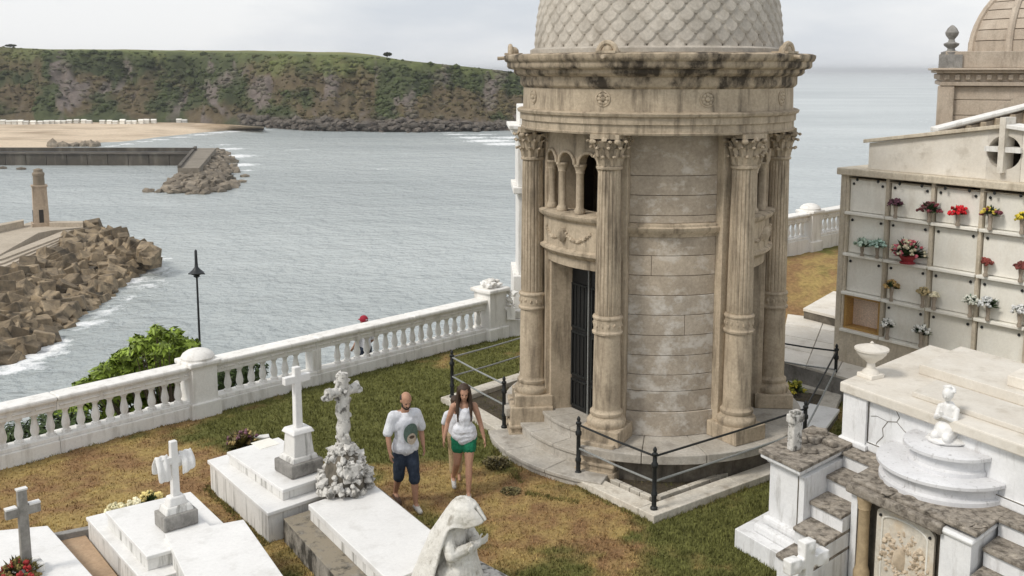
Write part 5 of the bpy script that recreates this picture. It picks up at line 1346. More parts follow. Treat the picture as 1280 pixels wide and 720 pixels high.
# small wind-bent tree and bushes on the far skyline
def far_tree(label, px, py, h, w):
    p, _ = head_pt((px+160)/950, 1.0); p.z -= 1
    t = thing('wind_bent_tree', p, label, 'tree', 'lone trees on the far skyline'); rs = random.Random(px)
    MB().tube([p, p+Vector((.4, 0, h*.5)), p+Vector((1.2, 0, h*.8))], [.35, .25, .15], 6).build('trunk', plain('bark_far', (.06, .05, .04)), t)
    b = MB()
    for k in range(500):
        d = Vector((rs.gauss(0,1), rs.gauss(0,1), rs.gauss(0,1))).normalized()*rs.random()**.4; q = p+Vector((1+d.x*w, d.y*w*.7, h+d.z*h*.35)); u = Vector((rs.uniform(-1,1), rs.uniform(-1,1), rs.uniform(-1,1))).normalized(); v = u.orthogonal()
        b.add([q-u*.5, q+v*.35, q+u*.5, q-v*.35], [(0,1,2,3)])
    b.build('crown', leafmat('far_leaf', (.045, .05, .03), .4), t)
far_tree('small dark wind-bent tree alone on the far cliff skyline', 483, 70, 4.4, 3.4)
far_tree('low dark tree at the left end of the far cliff skyline', 12, 60, 3.0, 5.0)

# =================================================================== WHITE MONUMENT BEHIND THE MAUSOLEUM
t = thing('white_monument', (.95, 25.3, 0), 'tall white tiered monument half hidden behind the mausoleum column', 'monument')
mx_, my_ = .95, 25.3
def tier(w, z0, z1, nm, taper=1): MB().box((mx_, my_, (z0+z1)/2), (w, w, z1-z0), R(2), taper).build(nm, 'white', t, bevel=.02)
tier(1.9, -.1, 1.35, 'base'); tier(1.66, 1.35, 3.40, 'body'); tier(1.90, 3.40, 3.56, 'moulding'); tier(1.68, 3.56, 4.85, 'upper_body'); tier(1.95, 4.85, 4.98, 'cornice'); tier(2.12, 4.98, 5.08, 'cornice_top'); tier(1.62, 5.08, 5.55, 'crown'); 
b = MB(); b.lathe([(.3,5.55),(.25,5.7),(.12,5.9),(.2,6.0),(0,6.2)], (mx_, my_), 16); b.build('finial', 'white', t, True)

# =================================================================== NICHE WALL (COLUMBARIUM)
ND = Vector((math.cos(R(-53)), math.sin(R(-53)))); NN = Vector((ND.y, -ND.x)); NN = NN if NN.x < 0 else -NN
N0 = Vector((6.73, 19.97)); rzN = math.atan2(ND.y, ND.x)
nw = thing('niche_wall', (N0.x, N0.y, .4), 'tan niche wall with rows of marble-fronted burial niches and gable', 'burial niches')
def NP(s, o, z): p = N0+ND*s+NN*o; return Vector((p.x, p.y, z))
def nbox(s0, s1, o0, o1, z0, z1, nm, m, par=nw, bevel=0):
    b = MB(); b.hexa([NP(s0,o0,z0),NP(s0,o1,z0),NP(s1,o1,z0),NP(s1,o0,z0),NP(s0,o0,z1),NP(s0,o1,z1),NP(s1,o1,z1),NP(s1,o0,z1)]); o = b.build(nm, m, par, bevel=bevel)
    hb = bmesh.new(); hb.from_mesh(o.data); bmesh.ops.recalc_face_normals(hb, faces=hb.faces); hb.to_mesh(o.data); hb.free(); return o
PITCHN = .935; ROWS = [1.20, 1.97, 2.76, 3.60, 4.33]; NC = 6; S_END = NC*PITCHN+.1
nbox(0, S_END, -2.4, -.55, .2, 4.33, 'back_wall', 'niche')
nbox(-.10, .02, -2.4, .06, .2, 4.33, 'side_wall', 'niche', bevel=.01)
nbox(-.06, S_END, -.55, .05, .2, 1.14, 'base_wall', 'niche', bevel=.01)
nbox(-.16, S_END, -2.4, .14, 4.33, 4.47, 'cornice', 'niche', bevel=.02)
for k in range(1, NC+1): nbox(k*PITCHN-.035, k*PITCHN+.035, -.54, .045, 1.14, 4.33, 'upright', 'niche', bevel=.008)
nbox(.02, .07, -.54, .045, 1.14, 4.33, 'upright', 'niche', bevel=.008)
rs = random.Random(11)
for j, (z0, z1) in enumerate(zip(ROWS, ROWS[1:])):
    for k in range(NC):
        s0, s1 = k*PITCHN+.042+(.03 if k == 0 else 0), (k+1)*PITCHN-.042
        nbox(s0-.03, s1+.03, -.54, .11, z0-.06, z0, 'shelf', 'plaque', bevel=.012)
        nbox(s0, s1, -.53, .03, z1-.075, z1-.06, 'lintel', 'niche')
        if (j, k) == (0, 0):
            om = plain('ochre_niche_lining', (.46, .28, .10), .9); pm = plain('pale_rose_plaster', (.74, .60, .49), .9)
            nbox(s0, s1, -.52, -.24, z0, z1-.075, 'open_niche_back', pm); nbox(s0, s0+.05, -.24, .01, z0, z1-.075, 'open_niche_side', om); nbox(s1-.05, s1, -.24, .01, z0, z1-.075, 'open_niche_side', om); nbox(s0+.05, s1-.05, -.24, .01, z0, z0+.05, 'open_niche_floor', om); nbox(s0+.05, s1-.05, -.24, .0, z1-.12, z1-.075, 'open_niche_top', om)
            continue
        pl_ = nbox(s0+.012, s1-.012, -.10, -.015+rs.uniform(-.01,.01), z0+.01, z1-.085, 'plaque', 'plaque', bevel=.008)
        b = MB()
        for sx in (s0+.09, s1-.09):
            for zz in (z1-.17,): q = NP(sx, .0, zz); b.ball(q, (.03, .03, .03), 1)
        b.build('stud', 'iron', pl_)
for k in range(NC*2):
    q = NP(.3+k*.46, .10, 4.26); b = MB(); b.ball(q, (.03, .03, .035), 1); b.build('stud', 'iron', nw)
# gable over the wall with a round cross window
GZ = 4.47
def gable(pts, o0, o1, nm, m, par=nw):
    b = MB(); n = len(pts); vs = [NP(s, o0, z) for s, z in pts]+[NP(s, o1, z) for s, z in pts]
    b.add(vs, [list(range(n)), list(range(n, 2*n))[::-1]]+[(i, n+i, n+(i+1)%n, (i+1)%n) for i in range(n)]); o = b.build(nm, m, par, bevel=.01)
    hb = bmesh.new(); hb.from_mesh(o.data); bmesh.ops.recalc_face_normals(hb, faces=hb.faces); hb.to_mesh(o.data); hb.free(); return o
WS, WZ, WR = 3.10, 4.97, .30      # round window
# gable wall cut round the window: left, right, below, above pieces
ring = [(WS+WR*math.cos(a), WZ+WR*math.sin(a)) for a in np.linspace(0, 2*math.pi, 25)]
gL = lambda s: 4.92+.155*s if s < WS else 4.92+.155*WS-.10*(s-WS)
upper = [(WS-WR-.05, GZ+.0)]
gable([(.42, GZ), (WS-WR, GZ), (WS-WR, gL(WS-WR)), (.42, gL(.42))], -.5, -.06, 'gable_wall', 'slab_r')
gable([(WS+WR, GZ), (S_END, GZ), (S_END, gL(S_END)), (WS+WR, gL(WS+WR))], -.5, -.06, 'gable_wall', 'slab_r')
b = MB()
for i in range(24):
    (s0, z0), (s1, z1) = ring[i], ring[i+1]
    e0 = gL(s0) if i < 12 else GZ; e1 = gL(s1) if i < 12 else GZ
    P = [NP(s0,-.06,z0), NP(s1,-.06,z1), NP(s1,-.06,e1), NP(s0,-.06,e0), NP(s0,-.5,z0), NP(s1,-.5,z1), NP(s1,-.5,e1), NP(s0,-.5,e0)]
    b.add(P, [(0,1,2,3),(0,4,5,1),(2,6,7,3),(4,7,6,5)])
o = b.build('gable_window_surround', 'slab_r', nw); hb = bmesh.new(); hb.from_mesh(o.data); bmesh.ops.recalc_face_normals(hb, faces=hb.faces); hb.to_mesh(o.data); hb.free()
wn = nbox(WS-WR-.02, WS+WR+.02, -.49, -.44, WZ-WR-.02, WZ+WR+.02, 'round_window', plain('dark_glass', (.035,.03,.026), .25))
nbox(WS-.05, WS+.05, -.30, .06, WZ-WR-.05, WZ+.62, 'cross_upright', 'slab_r', wn); nbox(WS-.32, WS+.32, -.28, .02, WZ+.01, WZ+.10, 'cross_arm', 'white', wn)
gable([(.34, gL(.42)), (WS+.0, gL(WS)), (WS, gL(WS)+.07), (.34, gL(.42)+.07)], -.52, .03, 'gable_coping', 'niche')
gable([(WS, gL(WS)), (S_END, gL(S_END)), (S_END, gL(S_END)+.07), (WS, gL(WS)+.07)], -.52, .03, 'gable_coping', 'white')
# flowers on the niches
FL_ = [((1120,252),.13,[(.12,.05,.07)],'dark purple bouquet, leftmost of the top niche row'),((1162,258),.19,[(.20,.05,.06),(.12,.05,.05)],'dark red bouquet, second from left in the top niche row'),
       ((1198,262),.15,[(.60,.02,.03)],'bright red bouquet in the middle of the top niche row'),((1239,258),.16,[(.58,.45,.08),(.18,.05,.07)],'yellow and maroon bouquet in the top niche row below the gable window'),
       ((1279,262),.12,[(.60,.48,.05)],'yellow bouquet at the right edge of the top niche row'),((1078,303),.17,[(.50,.60,.50)],'pale green bouquet, leftmost in the second niche row'),((1097,303),.15,[(.45,.60,.52)],'blue-green bouquet beside the large pink and cream basket'),
       ((1135,312),.30,[(.62,.16,.20),(.72,.66,.46),(.60,.14,.17),(.70,.62,.44)],'large pink and cream flower basket in the second niche row'),((1233,325),.10,[(.25,.06,.05)],'small dark red bouquet in the second niche row below the window'),
       ((1277,328),.10,[(.20,.06,.05)],'small dark red bouquet at the right edge of the second niche row'),((1115,352),.14,[(.45,.30,.12)],'dry ochre bouquet at the first divider of the third niche row'),((1154,362),.12,[(.50,.40,.22)],'dry straw-coloured bouquet in the third niche row'),
       ((1214,368),.15,[(.70,.70,.62)],'white and green bouquet right of centre in the third niche row'),((1236,375),.16,[(.62,.63,.62)],'whitish bouquet in the third niche row near the right edge'),((1276,378),.13,[(.64,.64,.63)],'whitish bouquet at the right edge of the third niche row'),
       ((1110,396),.14,[(.74,.73,.68)],'white bouquet beside the open ochre niche'),((1152,408),.17,[(.76,.75,.70)],'larger white bouquet in the bottom niche row'),((1168,366),.07,[(.72,.66,.48)],'tiny cream bouquet on the third row divider')]
n3 = Vector((NN.x, NN.y, 0)); pl0 = NP(0, .13, 0)
clay = plain('clay_vase', (.36,.30,.24), .7); basket = plain('red_wrap_basket', (.38,.05,.06), .7)
for (px, py), r, cs, lab in FL_:
    q = on_plane(px, py, pl0, n3)
    zrow = max([z for z in ROWS if z <= q.z+.02] or [ROWS[0]])
    big = r > .25
    base = Vector((q.x, q.y, q.z-r*.9-(.05 if not big else .1)))
    if q.z-zrow < .55: base.z = zrow+.002
    vh = max(.08, (q.z-base.z)-r*.35)
    bouquet('bouquet', lab, base, r*1.12, cs, (.05,.085,.035) if 'green' not in lab else (.16,.26,.17), vase=((.055, min(vh,.3), clay) if not big else (.20, .16, basket)), n=26 if not big else 70, leafn=60 if not big else 110, group='bouquets on the niche wall', bs=.036)

# =================================================================== CHAPEL AND ROOF BEHIND
t = thing('domed_chapel', (15.85, 31, 0), 'tan stone chapel with banded dome and corner finial at the upper right', 'chapel')
cx_, cy_ = 15.85, 31.0; hw = 2.5
def cbox(x0, x1, y0, y1, z0, z1, nm, m='chapel', par=t, bv=.02, tp=1): b = MB(); b.box((cx_+(x0+x1)/2, cy_+(y0+y1)/2, (z0+z1)/2), (x1-x0, y1-y0, z1-z0), 0, tp); return b.build(nm, m, par, bevel=bv)
for k, z in enumerate((0, .9, 1.8, 2.7, 3.3, 3.9, 4.5, 5.1, 5.55)):
    z1 = (.9, 1.8, 2.7, 3.3, 3.9, 4.5, 5.1, 5.55, 5.95)[k]; cbox(-hw+.1, hw-.1, -hw+.1, hw-.1, z, z1-.012, 'wall_course')
for sx in (-1, 1): cbox(sx*(hw-.12)-.22, sx*(hw-.12)+.22, -hw-.02, -hw+.42, 0, 5.95, 'corner_pilaster')
cbox(-hw-.05, hw+.05, -hw-.05, hw+.05, 5.95, 6.07, 'architrave')
cbox(-hw, hw, -hw, hw, 6.07, 6.32, 'frieze')
for k in range(18): u = -hw+.12+k*(2*hw-.24)/17; cbox(u-.07, u+.07, -hw-.09, -hw+.02, 6.12, 6.29, 'frieze_ornament', bv=.03)
for k in range(18): u = -hw+.12+k*(2*hw-.24)/17; cbox(-hw-.09, -hw+.02, u-.07, u+.07, 6.12, 6.29, 'frieze_ornament', bv=.03)
cbox(-hw-.18, hw+.18, -hw-.18, hw+.18, 6.32, 6.40, 'cornice'); cbox(-hw-.28, hw+.28, -hw-.28, hw+.28, 6.40, 6.47, 'cornice')
b = MB(); 
for a in np.linspace(0, math.pi, 17)[:-1]:
    a2 = a+math.pi/16; P = []
    for y_ in (-hw+.02, -hw-.09):
        for r_, aa in ((1.30, a), (1.55, a), (1.55, a2), (1.30, a2)): P.append((cx_+r_*math.cos(aa), cy_+y_, 4.15+r_*math.sin(aa)))
    b.add(P, [(4,5,6,7),(0,3,2,1),(1,2,6,5),(0,4,7,3)])
b.build('arch_moulding', 'chapel', t)
b = MB(); b.lathe([(1.28*math.cos(a), 0) for a in (0,)]+[(0,0)], n=4)
b = MB(); pts = [(cx_+1.28*math.cos(a), cy_-hw+.06, 4.15+1.28*math.sin(a)) for a in np.linspace(0, math.pi, 17)]; n = len(pts); b.add(pts+[(p[0], p[1]+.03, p[2]) for p in pts], [list(range(n))]); b.build('lunette', 'niche', t)
cbox(-hw+.05, hw-.05, -hw+.05, hw-.05, 6.47, 6.95, 'drum_base')
zb = 6.95
for k in range(9):
    t0, t1 = k/9, (k+1)/9; r = lambda q: 1.75*math.cos(q*1.45); z = lambda q: zb+2.05*math.sin(q*1.45)/math.sin(1.45)
    b = MB(); b.lathe([(r(t0)*.98, z(t0)), (r(t0), z(t0)+.01), (r(t1)+.02, z(t1)-.025), (r(t1)*.98, z(t1)-.01)], (cx_, cy_-.3), 48); b.build('dome_course', 'chapel', t, True)
for k in range(8):
    a = k*math.pi/4+.35; b = MB(); b.tube([(cx_+1.78*math.cos(q*1.45)*math.sin(a), cy_-.3-1.78*math.cos(q*1.45)*math.cos(a), zb+2.07*math.sin(q*1.45)) for q in np.linspace(0, 1, 12)], .10, 8); b.build('dome_rib', 'chapel', t, True)
b = MB(); b.lathe([(.2,8.95),(.25,9.05),(.12,9.15),(.2,9.3),(0,9.5)], (cx_, cy_-.3), 14); b.build('dome_finial', 'chapel', t, True)
for sx in (-1, 1):
    fx, fy = cx_+sx*(hw-.2), cy_-hw+.3; b = MB(); b.box((fx, fy, 6.66), (.62, .62, .4)); b.lathe([(.26,6.86),(.28,6.93),(.12,6.98),(.10,7.04),(.20,7.12),(.22,7.18),(.10,7.23),(.08,7.30),(.17,7.42),(.19,7.5),(.13,7.62),(.05,7.70),(0,7.72)], (fx, fy), 18); b.build('corner_finial', 'grey', t, True)
t.rotation_euler = (0, 0, R(-21))
# tiled gable roof between chapel and niches
t = thing('gabled_tomb', (12.4, 25, 0), 'low gabled tomb with white roof edge in front of the chapel', 'tomb')
a = aty(1174, 163, 25.0); e = aty(1330, 124, 25.0)
for nm, m, y0, y1, z0, z1, dx in (('wall', 'chapel', 25.2, 25.6, 0, None, .30), ):
    b = MB(); b.add([(a.x+dx, y0, 0), (e.x, y0, 0), (e.x, y0, e.z-.1), (a.x+dx, y0, a.z-.05), (a.x+dx, y1, 0), (e.x, y1, 0), (e.x, y1, e.z-.1), (a.x+dx, y1, a.z-.05)], [(0,1,2,3),(5,4,7,6),(4,0,3,7),(1,5,6,2),(3,2,6,7)]); b.build(nm, m, t)
b = MB(); b.hexa([(a.x,25.08,a.z-.03),(e.x,25.08,e.z-.03),(e.x,25.55,e.z-.06),(a.x,25.55,a.z-.06),(a.x,25.08,a.z+.06),(e.x,25.08,e.z+.06),(e.x,25.55,e.z+.06),(a.x,25.55,a.z+.06)]); b.build('roof_slab', 'white', t, bevel=.02)
for k in range(9):
    x = a.x+.42+k*.36; zt_ = a.z+(e.z-a.z)*(x-a.x)/(e.x-a.x)-.08; b = MB(); b.box((x, 25.13, (4.3+zt_)/2), (.13, .14, zt_-4.3)); b.build('pilaster', 'tan', t, bevel=.02)

# =================================================================== TERRACES AND LOW SLABS, RIGHT
t = thing('terrace', (7, 21, 0), 'pale paved terrace at the foot of the niche wall', 'terrace')
ta = Vector((5.50, 20.05)); tb = Vector((7.6, 17.35)); tcv = Vector((math.cos(R(42)), math.sin(R(42))))
tC = Vector((10.6, 21.6)); tD = Vector((6.75, 23.9))
def tbil(u, v): return ta*(1-u)*(1-v)+tb*u*(1-v)+tC*u*v+tD*(1-u)*v
MB().prism([ta, tb, tC, tD], -.1, .44).build('retaining_wall', 'grey', t, bevel=.01)
for i in range(5):
    for j in range(4):
        u0, u1, v0, v1 = i/5, (i+1)/5-.004, j/4, (j+1)/4-.004
        MB().prism([tbil(u0,v0), tbil(u1,v0), tbil(u1,v1), tbil(u0,v1)], .44, .485+.004*((i*3+j*5) % 4)).build('paving_slab', 'slab_r', t, bevel=.008)
p = at(1005, 392, .5); t = thing('dark_edged_slab', (9, 24.3, .5), 'pale grave slab with dark front edge beside the niche wall', 'grave')
q = [at(1005, 385, .75), at(1050, 396, .75), at(1085, 372, .75), at(1042, 364, .75)]
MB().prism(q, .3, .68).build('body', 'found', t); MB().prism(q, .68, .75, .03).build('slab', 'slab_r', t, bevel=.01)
p = at(1005, 510, .2); t = thing('flat_slab_grave', (5.5, 17.6, 0), 'flat white slab grave beside the mausoleum, behind the corner post', 'grave')
q = [Vector((4.75,16.9)), Vector((5.50,16.9)), Vector((6.05,17.85)), Vector((5.0,18.6))]
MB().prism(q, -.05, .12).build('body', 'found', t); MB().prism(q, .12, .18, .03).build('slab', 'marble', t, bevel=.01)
p = at(994, 494, .2); bouquet('flower_trough', 'trough of yellow flowers beside the right mausoleum column', (p.x, p.y, .18), .22, [(.50,.42,.05),(.30,.30,.05)], (.09,.12,.03), vase=(.16,.12,'found'), n=26, leafn=80)

# =================================================================== LARGE WHITE TOMB WITH STEPS, RIGHT FOREGROUND
QO = Vector((3.65, 12.10)); U = Vector((math.cos(R(-61)), math.sin(R(-61)))); V_ = Vector((math.cos(R(43)), math.sin(R(43))))
def TP(a, b_): return QO+U*a+V_*b_
def tq(a0, a1, b0, b1): return [TP(a0,b0), TP(a1,b0), TP(a1,b1), TP(a0,b1)]
tomb = thing('stepped_tomb', (4.6, 12.6, 0), 'large whitewashed family tomb with mossy steps at the lower right', 'tomb')
def tbx(a0, a1, b0, b1, z0, z1, nm, m='tomb_white', par=tomb, bv=.008, grow=0): return MB().prism(tq(a0,a1,b0,b1), z0, z1, grow).build(nm, m, par, bevel=bv)
# side pier with capital and base
tbx(-.62, -.10, .12, 1.30, .50, 1.24, 'pier_body'); tbx(-.66, -.06, .08, 1.30, 1.24, 1.30, 'pier_necking', bv=.02); tbx(-.72, 0, 0, 1.33, 1.30, 1.36, 'pier_cornice', bv=.02)
tbx(-.74, .02, -.02, 1.34, 1.36, 1.41, 'pier_cap', 'tread', bv=.01)
tbx(-.68, -.04, .04, 1.30, .38, .50, 'pier_base_moulding', bv=.04); tbx(-.76, .02, -.05, 1.30, .26, .38, 'pier_base', bv=.03); tbx(-.98, .10, -.22, 1.33, -.1, .26, 'pier_foot')
tbx(-.10, .0, .12, 1.30, -.1, 1.24, 'stair_cheek')
# low cross stub on the pier
p = TP(-.40, .40); o = thing('cross_stub', (p.x, p.y, 1.41), 'short broken white cross stub standing on the mossy pier', 'cross')
MB().box((p.x, p.y, 1.68), (.17, .12, .54), R(30), .92).build('shaft', 'lichen', o, bevel=.02); MB().box((p.x, p.y, 1.85), (.22, .13, .12), R(30)).build('arm', 'lichen', o, bevel=.02)
for k, (a, b_) in enumerate(((-.2,.5),(-.35,.9),(-.55,.75),(-.15,.95),(-.5,1.15))):
    p = TP(a, b_); s = .12+.03*(k % 3); bb = MB(); bb.box((0,0,.035), (s*1.8, s, .07), k*.7, .85); o = bb.build('loose_stone', 'tread', None, bevel=.015); o.location = (p.x, p.y, 1.41); tag(o, ('loose brown flat stone on the pier top nearest the stair cheek', 'flat stone in the middle of the mossy pier top', 'flat brown stone on the outer edge of the mossy pier top', 'flat stone at the stair side of the pier top, by the wall', 'flat stone at the rear outer corner of the pier top')[k], 'stone', 'loose stones on the mossy pier')
# two flights of steps
def flight(a0, a1):
    for k, (b0, z) in enumerate(((-.50,.44),(-.12,.67),(.26,.90),(.66,1.13),(1.04,1.35))):
        tbx(a0, a1, b0+.04, 1.45, z-.24 if k else -.1, z-.05, 'riser'); tbx(a0-.0, a1, b0, 1.45, z-.05, z, 'tread', 'tread', bv=.012)
flight(.0, .535); flight(2.30, 3.0)
# back wall with cracked panel, pilasters and mouldings
tbx(-.12, 4.2, 1.40, 3.9, -.1, 2.06, 'wall'); tbx(-.20, .20, 1.33, 1.48, 1.36, 2.06, 'wall_pilaster')
tbx(-.24, .24, 1.29, 1.45, 1.35, 1.43, 'pilaster_base', bv=.02)
tbx(.20, 4.2, 1.36, 1.44, 1.35, 1.47, 'wall_base_moulding', bv=.02)
tbx(-.24, 4.3, 1.28, 4.0, 2.06, 2.20, 'top_slab', 'slab_r', bv=.02)
# mortar cracks in the panel: thin dark open seams
def crack(pts, wd, face_b, par=tomb):
    b = MB()
    for (a0, z0), (a1, z1) in zip(pts, pts[1:]):
        d = Vector((a1-a0, z1-z0)).normalized(); n = Vector((-d.y, d.x))*wd
        P = []
        for (a, z), s in (((a0,z0),1),((a0,z0),-1),((a1,z1),-1),((a1,z1),1)): q = TP(a+n.x*s, face_b); P.append((q.x, q.y, z+n.y*s))
        b.add(P, [(0,1,2,3)])
    b.build('crack', 'found', par)
crack([(.62,2.06),(.70,1.95),(.66,1.88),(.78,1.80),(.92,1.74)], .005, 1.397); crack([(.66,1.88),(.52,1.84),(.44,1.72),(.46,1.62),(.36,1.50),(.34,1.42)], .005, 1.396); crack([(.52,1.84),(.34,1.86),(.24,1.83)], .003, 1.395)
def seam(p, z0, z1, out):
    MB().tube([(p.x+out.x*.004, p.y+out.y*.004, z0), (p.x+out.x*.004, p.y+out.y*.004, z1)], .007, 5).build('seam', 'found', tomb)
seam(TP(.205, 1.392), 1.47, 2.06, -V_); seam(TP(-.10, .118), .50, 1.24, -V_); seam(TP(-.0, 1.30), 1.2, 1.36, -V_)
for bb_ in (1.36,):
    b = MB(); p0, p1 = TP(.22, bb_-.004), TP(4.1, bb_-.004); b.tube([(p0.x,p0.y,1.475),(p1.x,p1.y,1.475)], .006, 5); b.build('seam', 'found', tomb)
# central tomb block with arched front plaque
A0_, A1_ = .55, 2.26; BF, BB = .47, 1.42
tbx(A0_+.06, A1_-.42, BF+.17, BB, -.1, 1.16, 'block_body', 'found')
tbx(A0_, A0_+.10, BF, BB, -.1, 1.18, 'block_side'); tbx(A1_-.40, A1_, BF-.02, BB, -.1, 1.20, 'block_pier'); tbx(A1_-.46, A1_+.03, BF-.06, BB, 1.20, 1.27, 'block_pier_capital', bv=.03)
tbx(A0_-.05, A1_-.36, BF-.10, BB, 1.18, 1.31, 'block_cornice', 'tread', bv=.03); tbx(A0_-.02, A1_+.06, BF-.02, BB, 1.31, 1.36, 'block_top', 'tread', bv=.015)
# broken masonry along the edge
rs = random.Random(2)
for k in range(22):
    p = TP(A0_+rs.random()*(A1_-A0_), BF-.06+rs.random()*.28); b = MB(); s = rs.uniform(.03, .09); b.ball((p.x, p.y, 1.365), (s*1.5, s, s*.35), 1, .7, seed=k); b.build('rubble', 'tread', tomb)
# ochre colonnette
p = TP(A0_+.20, BF+.02); oc = stone('ochre_stone', (.48, .37, .23), (.38, .29, .18), .85, 5, rnd=0)
b = MB(); b.lathe([(.10,-.05),(.10,.20),(.085,.24),(.075,.28),(.07,.5),(.068,1.0),(.08,1.02),(.075,1.04),(.09,1.12),(.10,1.18)], (p.x, p.y), 14); b.build('colonnette', oc, tomb, True)
# arched marble plaque with relief
pa0, pa1 = A0_+.36, A1_-.52
def pq(a, z, off): q = TP(a, BF+.13-off); return Vector((q.x, q.y, z))
def arch_pts(a0, a1, zt_, rise, z0, n=14): c = (a0+a1)/2; h = (a1-a0)/2; return [(a0, z0), (a1, z0)]+[(c+h*math.cos(x), zt_-rise+rise*math.sin(x)) for x in np.linspace(0, math.pi, n)]
def plate(pts, o0, o1, nm, m, par): 
    n = len(pts); b = MB(); b.add([pq(a, z, o0) for a, z in pts]+[pq(a, z, o1) for a, z in pts], [list(range(n))[::-1], list(range(n, 2*n))]+[(i, (i+1)%n, n+(i+1)%n, n+i) for i in range(n)]); o = b.build(nm, m, par)
    hb = bmesh.new(); hb.from_mesh(o.data); bmesh.ops.recalc_face_normals(hb, faces=hb.faces); hb.to_mesh(o.data); hb.free(); return o
plq = plate(arch_pts(pa0, pa1, 1.15, .12, -.05), 0, .05, 'plaque', stone('cream_plaque', (.66,.62,.54), (.58,.53,.45), .7, 3, stain=(.60,.45,.28), amt=.6, lo=.5, hi=.7, rnd=0, streak=(4,4,3)), tomb)
ring = arch_pts(pa0+.09, pa1-.09, 1.06, .10, .0); b = MB(); b.tube([pq(a, z, .055) for a, z in ring]+[pq(*ring[0], .055)], .014, 6); b.build('plaque_moulding', 'plaque', plq, True)
b = MB()
for a in (pa0+.06, pa1-.06): b.ball(pq(a, 1.01, .06), (.022,.022,.022), 1)
b.build('stud', 'iron', plq)
b = MB(); ca = (pa0+pa1)/2; rs = random.Random(9)
b.ball(pq(ca, .60, .045), (.13, .03, .16), 2, .3)
for k in range(170):
    a = rs.uniform(0, 6.28); r_ = rs.uniform(.35, 1); q = pq(ca+.36*r_*math.cos(a), .58+.30*r_*math.sin(a)*(1-.25*math.cos(2*a)), .05); b.ball(q, (rs.uniform(.012,.04), rs.uniform(.008,.018), rs.uniform(.012,.03)), 1, .9, seed=k)
for s in (-1, 1):
    for k in range(9): q = pq(ca+s*(.16+.022*k), .60+.20*math.sin(k*.5), .06); b.ball(q, (.035,.03,.035), 1, .4, seed=k)
b.build('carved_crest', stone('warm_relief', (.62,.52,.40), (.55,.45,.33), .8, 6, rnd=0), plq, True)
# half-round double pedestal against the wall, with praying figure
def halfdrum(ca, r, z0, z1, lip, nm, par):
    c = TP(ca, 1.395); b = MB(); ang0 = None
    ou = -Vector((-U.y, U.x)); ou = ou if ou.dot(V_) < 0 else -ou
    base = math.atan2(ou.x, -ou.y)
    b.lathe([(0, z0), (r*.99, z0), (r*.99, z0+.05), (r*.93, z0+.075), (r*.93, z1-.075), (r*.97, z1-.055), (r+lip, z1-.045), (r+lip, z1-.008), (r+lip-.01, z1), (0, z1)], (c.x, c.y), 40, base-math.pi/2, base+math.pi/2)
    return b.build(nm, 'marble_drum', par, True)
M['marble_drum'] = stone('weathered_grey_marble', (.72, .72, .73), (.60, .60, .61), .6, 2, stain=(.16,.145,.125), amt=.6, lo=.58, hi=.72, bump=.15, rnd=0, streak=(14,14,5), fv=(.93,1.04))
cA = 1.42
ped = thing('round_pedestal', (*TP(cA, 1.2), 1.36), 'two-tier half-round grey marble pedestal against the tomb wall', 'pedestal')
halfdrum(cA, .78, 1.36, 1.62, .03, 'lower_tier', ped); halfdrum(cA+.06, .50, 1.62, 1.88, .05, 'upper_tier', ped)
def praying():
    p = at(1183, 552, 1.88); x, y, z = p.x, p.y, 1.88
    t = thing('praying_statue', (x, y, z), 'small white marble kneeling child figure praying on the round pedestal', 'statue')
    f = Vector((-.75, -.66)).normalized(); r = Vector((-f.y, f.x))
    def Q(a, s, h): return Vector((x+f.x*a*1.15+r.x*s*1.2, y+f.y*a*1.15+r.y*s*1.2, z+h*1.1))
    b = MB(); b.ball(Q(0,0,.035), (.24,.21,.06), 2, .25); limb(b, [(Q(-.05,0,.10),.13),(Q(-.03,0,.25),.105),(Q(-.01,0,.40),.08)]); b.ball(Q(.05,0,.15), (.13,.13,.12), 2); 
    limb(b, [(Q(-.03,0,.15),.085),(Q(-.02,0,.28),.075),(Q(.0,0,.38),.070)]); limb(b, [(Q(0,.06,.40),.04),(Q(0,-.06,.40),.04)])
    for s in (-1, 1):
        limb(b, [(Q(-.02,s*.055,.13),.07),(Q(.15,s*.06,.10),.055),(Q(.13,s*.06,.07),.045),(Q(-.10,s*.06,.07),.035)])
        limb(b, [(Q(.0,s*.085,.39),.036),(Q(.05,s*.10,.27),.030),(Q(.14,s*.02,.33),.022)]); limb(b, [(Q(.14,s*.012,.33),.018),(Q(.165,s*.008,.39),.011)])
    limb(b, [(Q(.005,0,.44),.032),(Q(.015,0,.49),.03)]); hd = Q(.03,0,.56)
    rot = Matrix.Rotation(math.atan2(f.y, f.x), 3, 'Z') @ Matrix.Rotation(.15, 3, 'Y'); P = lambda a, s, h: hd+rot @ Vector((a, s, h))
    b.ball(P(0,0,0), (.075,.068,.082), 3, rot=rot); b.cap(P(.07,0,0), P(.08,0,-.02), .009, .010, 6); b.ball(P(.04,0,-.06), (.025,.025,.02), 2); b.cap(P(.062,-.02,.014), P(.062,.02,.014), .010, .010, 6)
    for k in range(26):
        a = k*2.4; e = .1+1.3*((k*.37) % 1); b.ball(P(-.02+.072*math.cos(a)*math.cos(e)*(.6 if math.cos(a) > 0 else 1), .072*math.sin(a)*math.cos(e), .02+.075*math.sin(e)), .022, 1)
    remesh(b.build('figure', 'marble', t, 'all'), .007, 2)
praying()
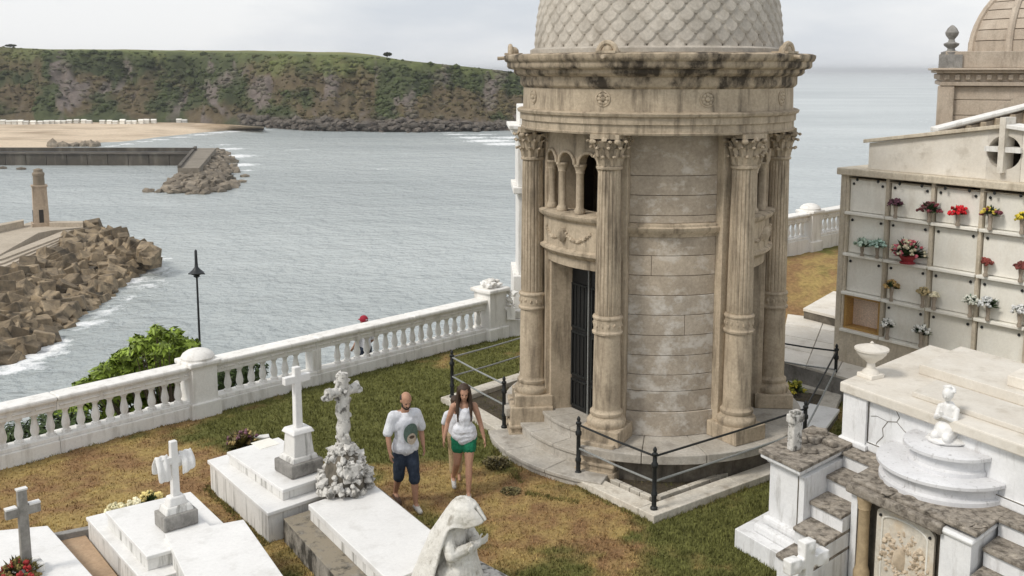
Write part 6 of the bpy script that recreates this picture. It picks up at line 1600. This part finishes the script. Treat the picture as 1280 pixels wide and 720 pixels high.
def urn():
    p = at(1088, 471, 2.2); x, y, z = p.x, p.y, 2.2
    t = thing('stone_urn', (x, y, z), 'low white stone urn on the corner of the tomb top', 'urn')
    MB().box((x, y, z+.03), (.26,.26,.06), R(-61)).build('plinth', 'slab_r', t, bevel=.01)
    b = MB(); b.lathe([(.12,z+.06),(.11,z+.09),(.06,z+.13),(.055,z+.20),(.08,z+.23),(.15,z+.28),(.20,z+.34),(.205,z+.37),(.23,z+.385),(.23,z+.41),(.21,z+.41),(.14,z+.44),(.05,z+.455),(.02,z+.47),(.025,z+.49),(0,z+.51)], (x, y), 24); b.build('bowl', 'slab_r', t, True)
urn()
# cover slabs lying on the tomb top
for k, (a0, a1, b0, b1, z0, z1, lab) in enumerate(((.75,3.3,1.62,2.35,2.20,2.27,'cream cover slab on the tomb top right behind the praying figure'),(.35,3.9,2.55,3.9,2.20,2.34,'broad cream cover slab at the back of the tomb top'),(1.6,3.9,2.75,3.7,2.34,2.48,'raised upper cover slab on the back of the tomb top'))):
    o = MB().prism(tq(a0,a1,b0,b1), z0, z1).build('cover_slab', 'slab_r', None, bevel=.012); tag(o, lab, 'slab', 'cover slabs on the large tomb')
# white cross standing lower front
p = at(1007, 720, .75); px_, py_ = p.x, p.y
t = thing('trefoil_cross', (px_, py_, 0), 'white trefoil-ended cross at the bottom edge before the tomb steps', 'cross')
MB().box((px_, py_, .15), (.5,.4,.32), R(30)).build('pedestal', 'marble_dirty', t, bevel=.02)
b = MB(); b.box((px_, py_, .70), (.13,.12,.80), R(30)); ax = Vector((math.cos(R(30)), math.sin(R(30)))); b.box((px_, py_, .93), (.46,.115,.12), R(30))
for cxx, czz in ((-.22,.93),(.22,.93),(0,1.10)):
    q = Vector((px_,py_))+ax*cxx; b.box((q.x, q.y, czz), (.17,.12,.17), R(30)); b.ball((q.x, q.y, czz), (.105,.07,.105), 2)
remesh(b.build('cross', 'marble', t, 'all'), .012, 2)

# =================================================================== THIN SEA HAZE
b = MB(); b.box((0, 3000, 5.0), (50000, 48000, 90.0)); hz = b.build('haze', plain('haze_surface_none', (1,1,1)), None)
hm = bpy.data.materials.new('sea_haze'); hm.use_nodes = True; ht = hm.node_tree; ht.nodes.clear()
ho = N(ht, 'ShaderNodeOutputMaterial'); pv = N(ht, 'ShaderNodeVolumePrincipled'); pv.inputs['Color'].default_value = (.955, .975, .995, 1); pv.inputs['Density'].default_value = .00008
pv.inputs['Anisotropy'].default_value = .2; ht.links.new(pv.outputs['Volume'], ho.inputs['Volume'])
hz.data.materials.clear(); hz.data.materials.append(hm); tag(hz, 'thin pale sea haze over bay and headland', 'haze', kind='stuff')
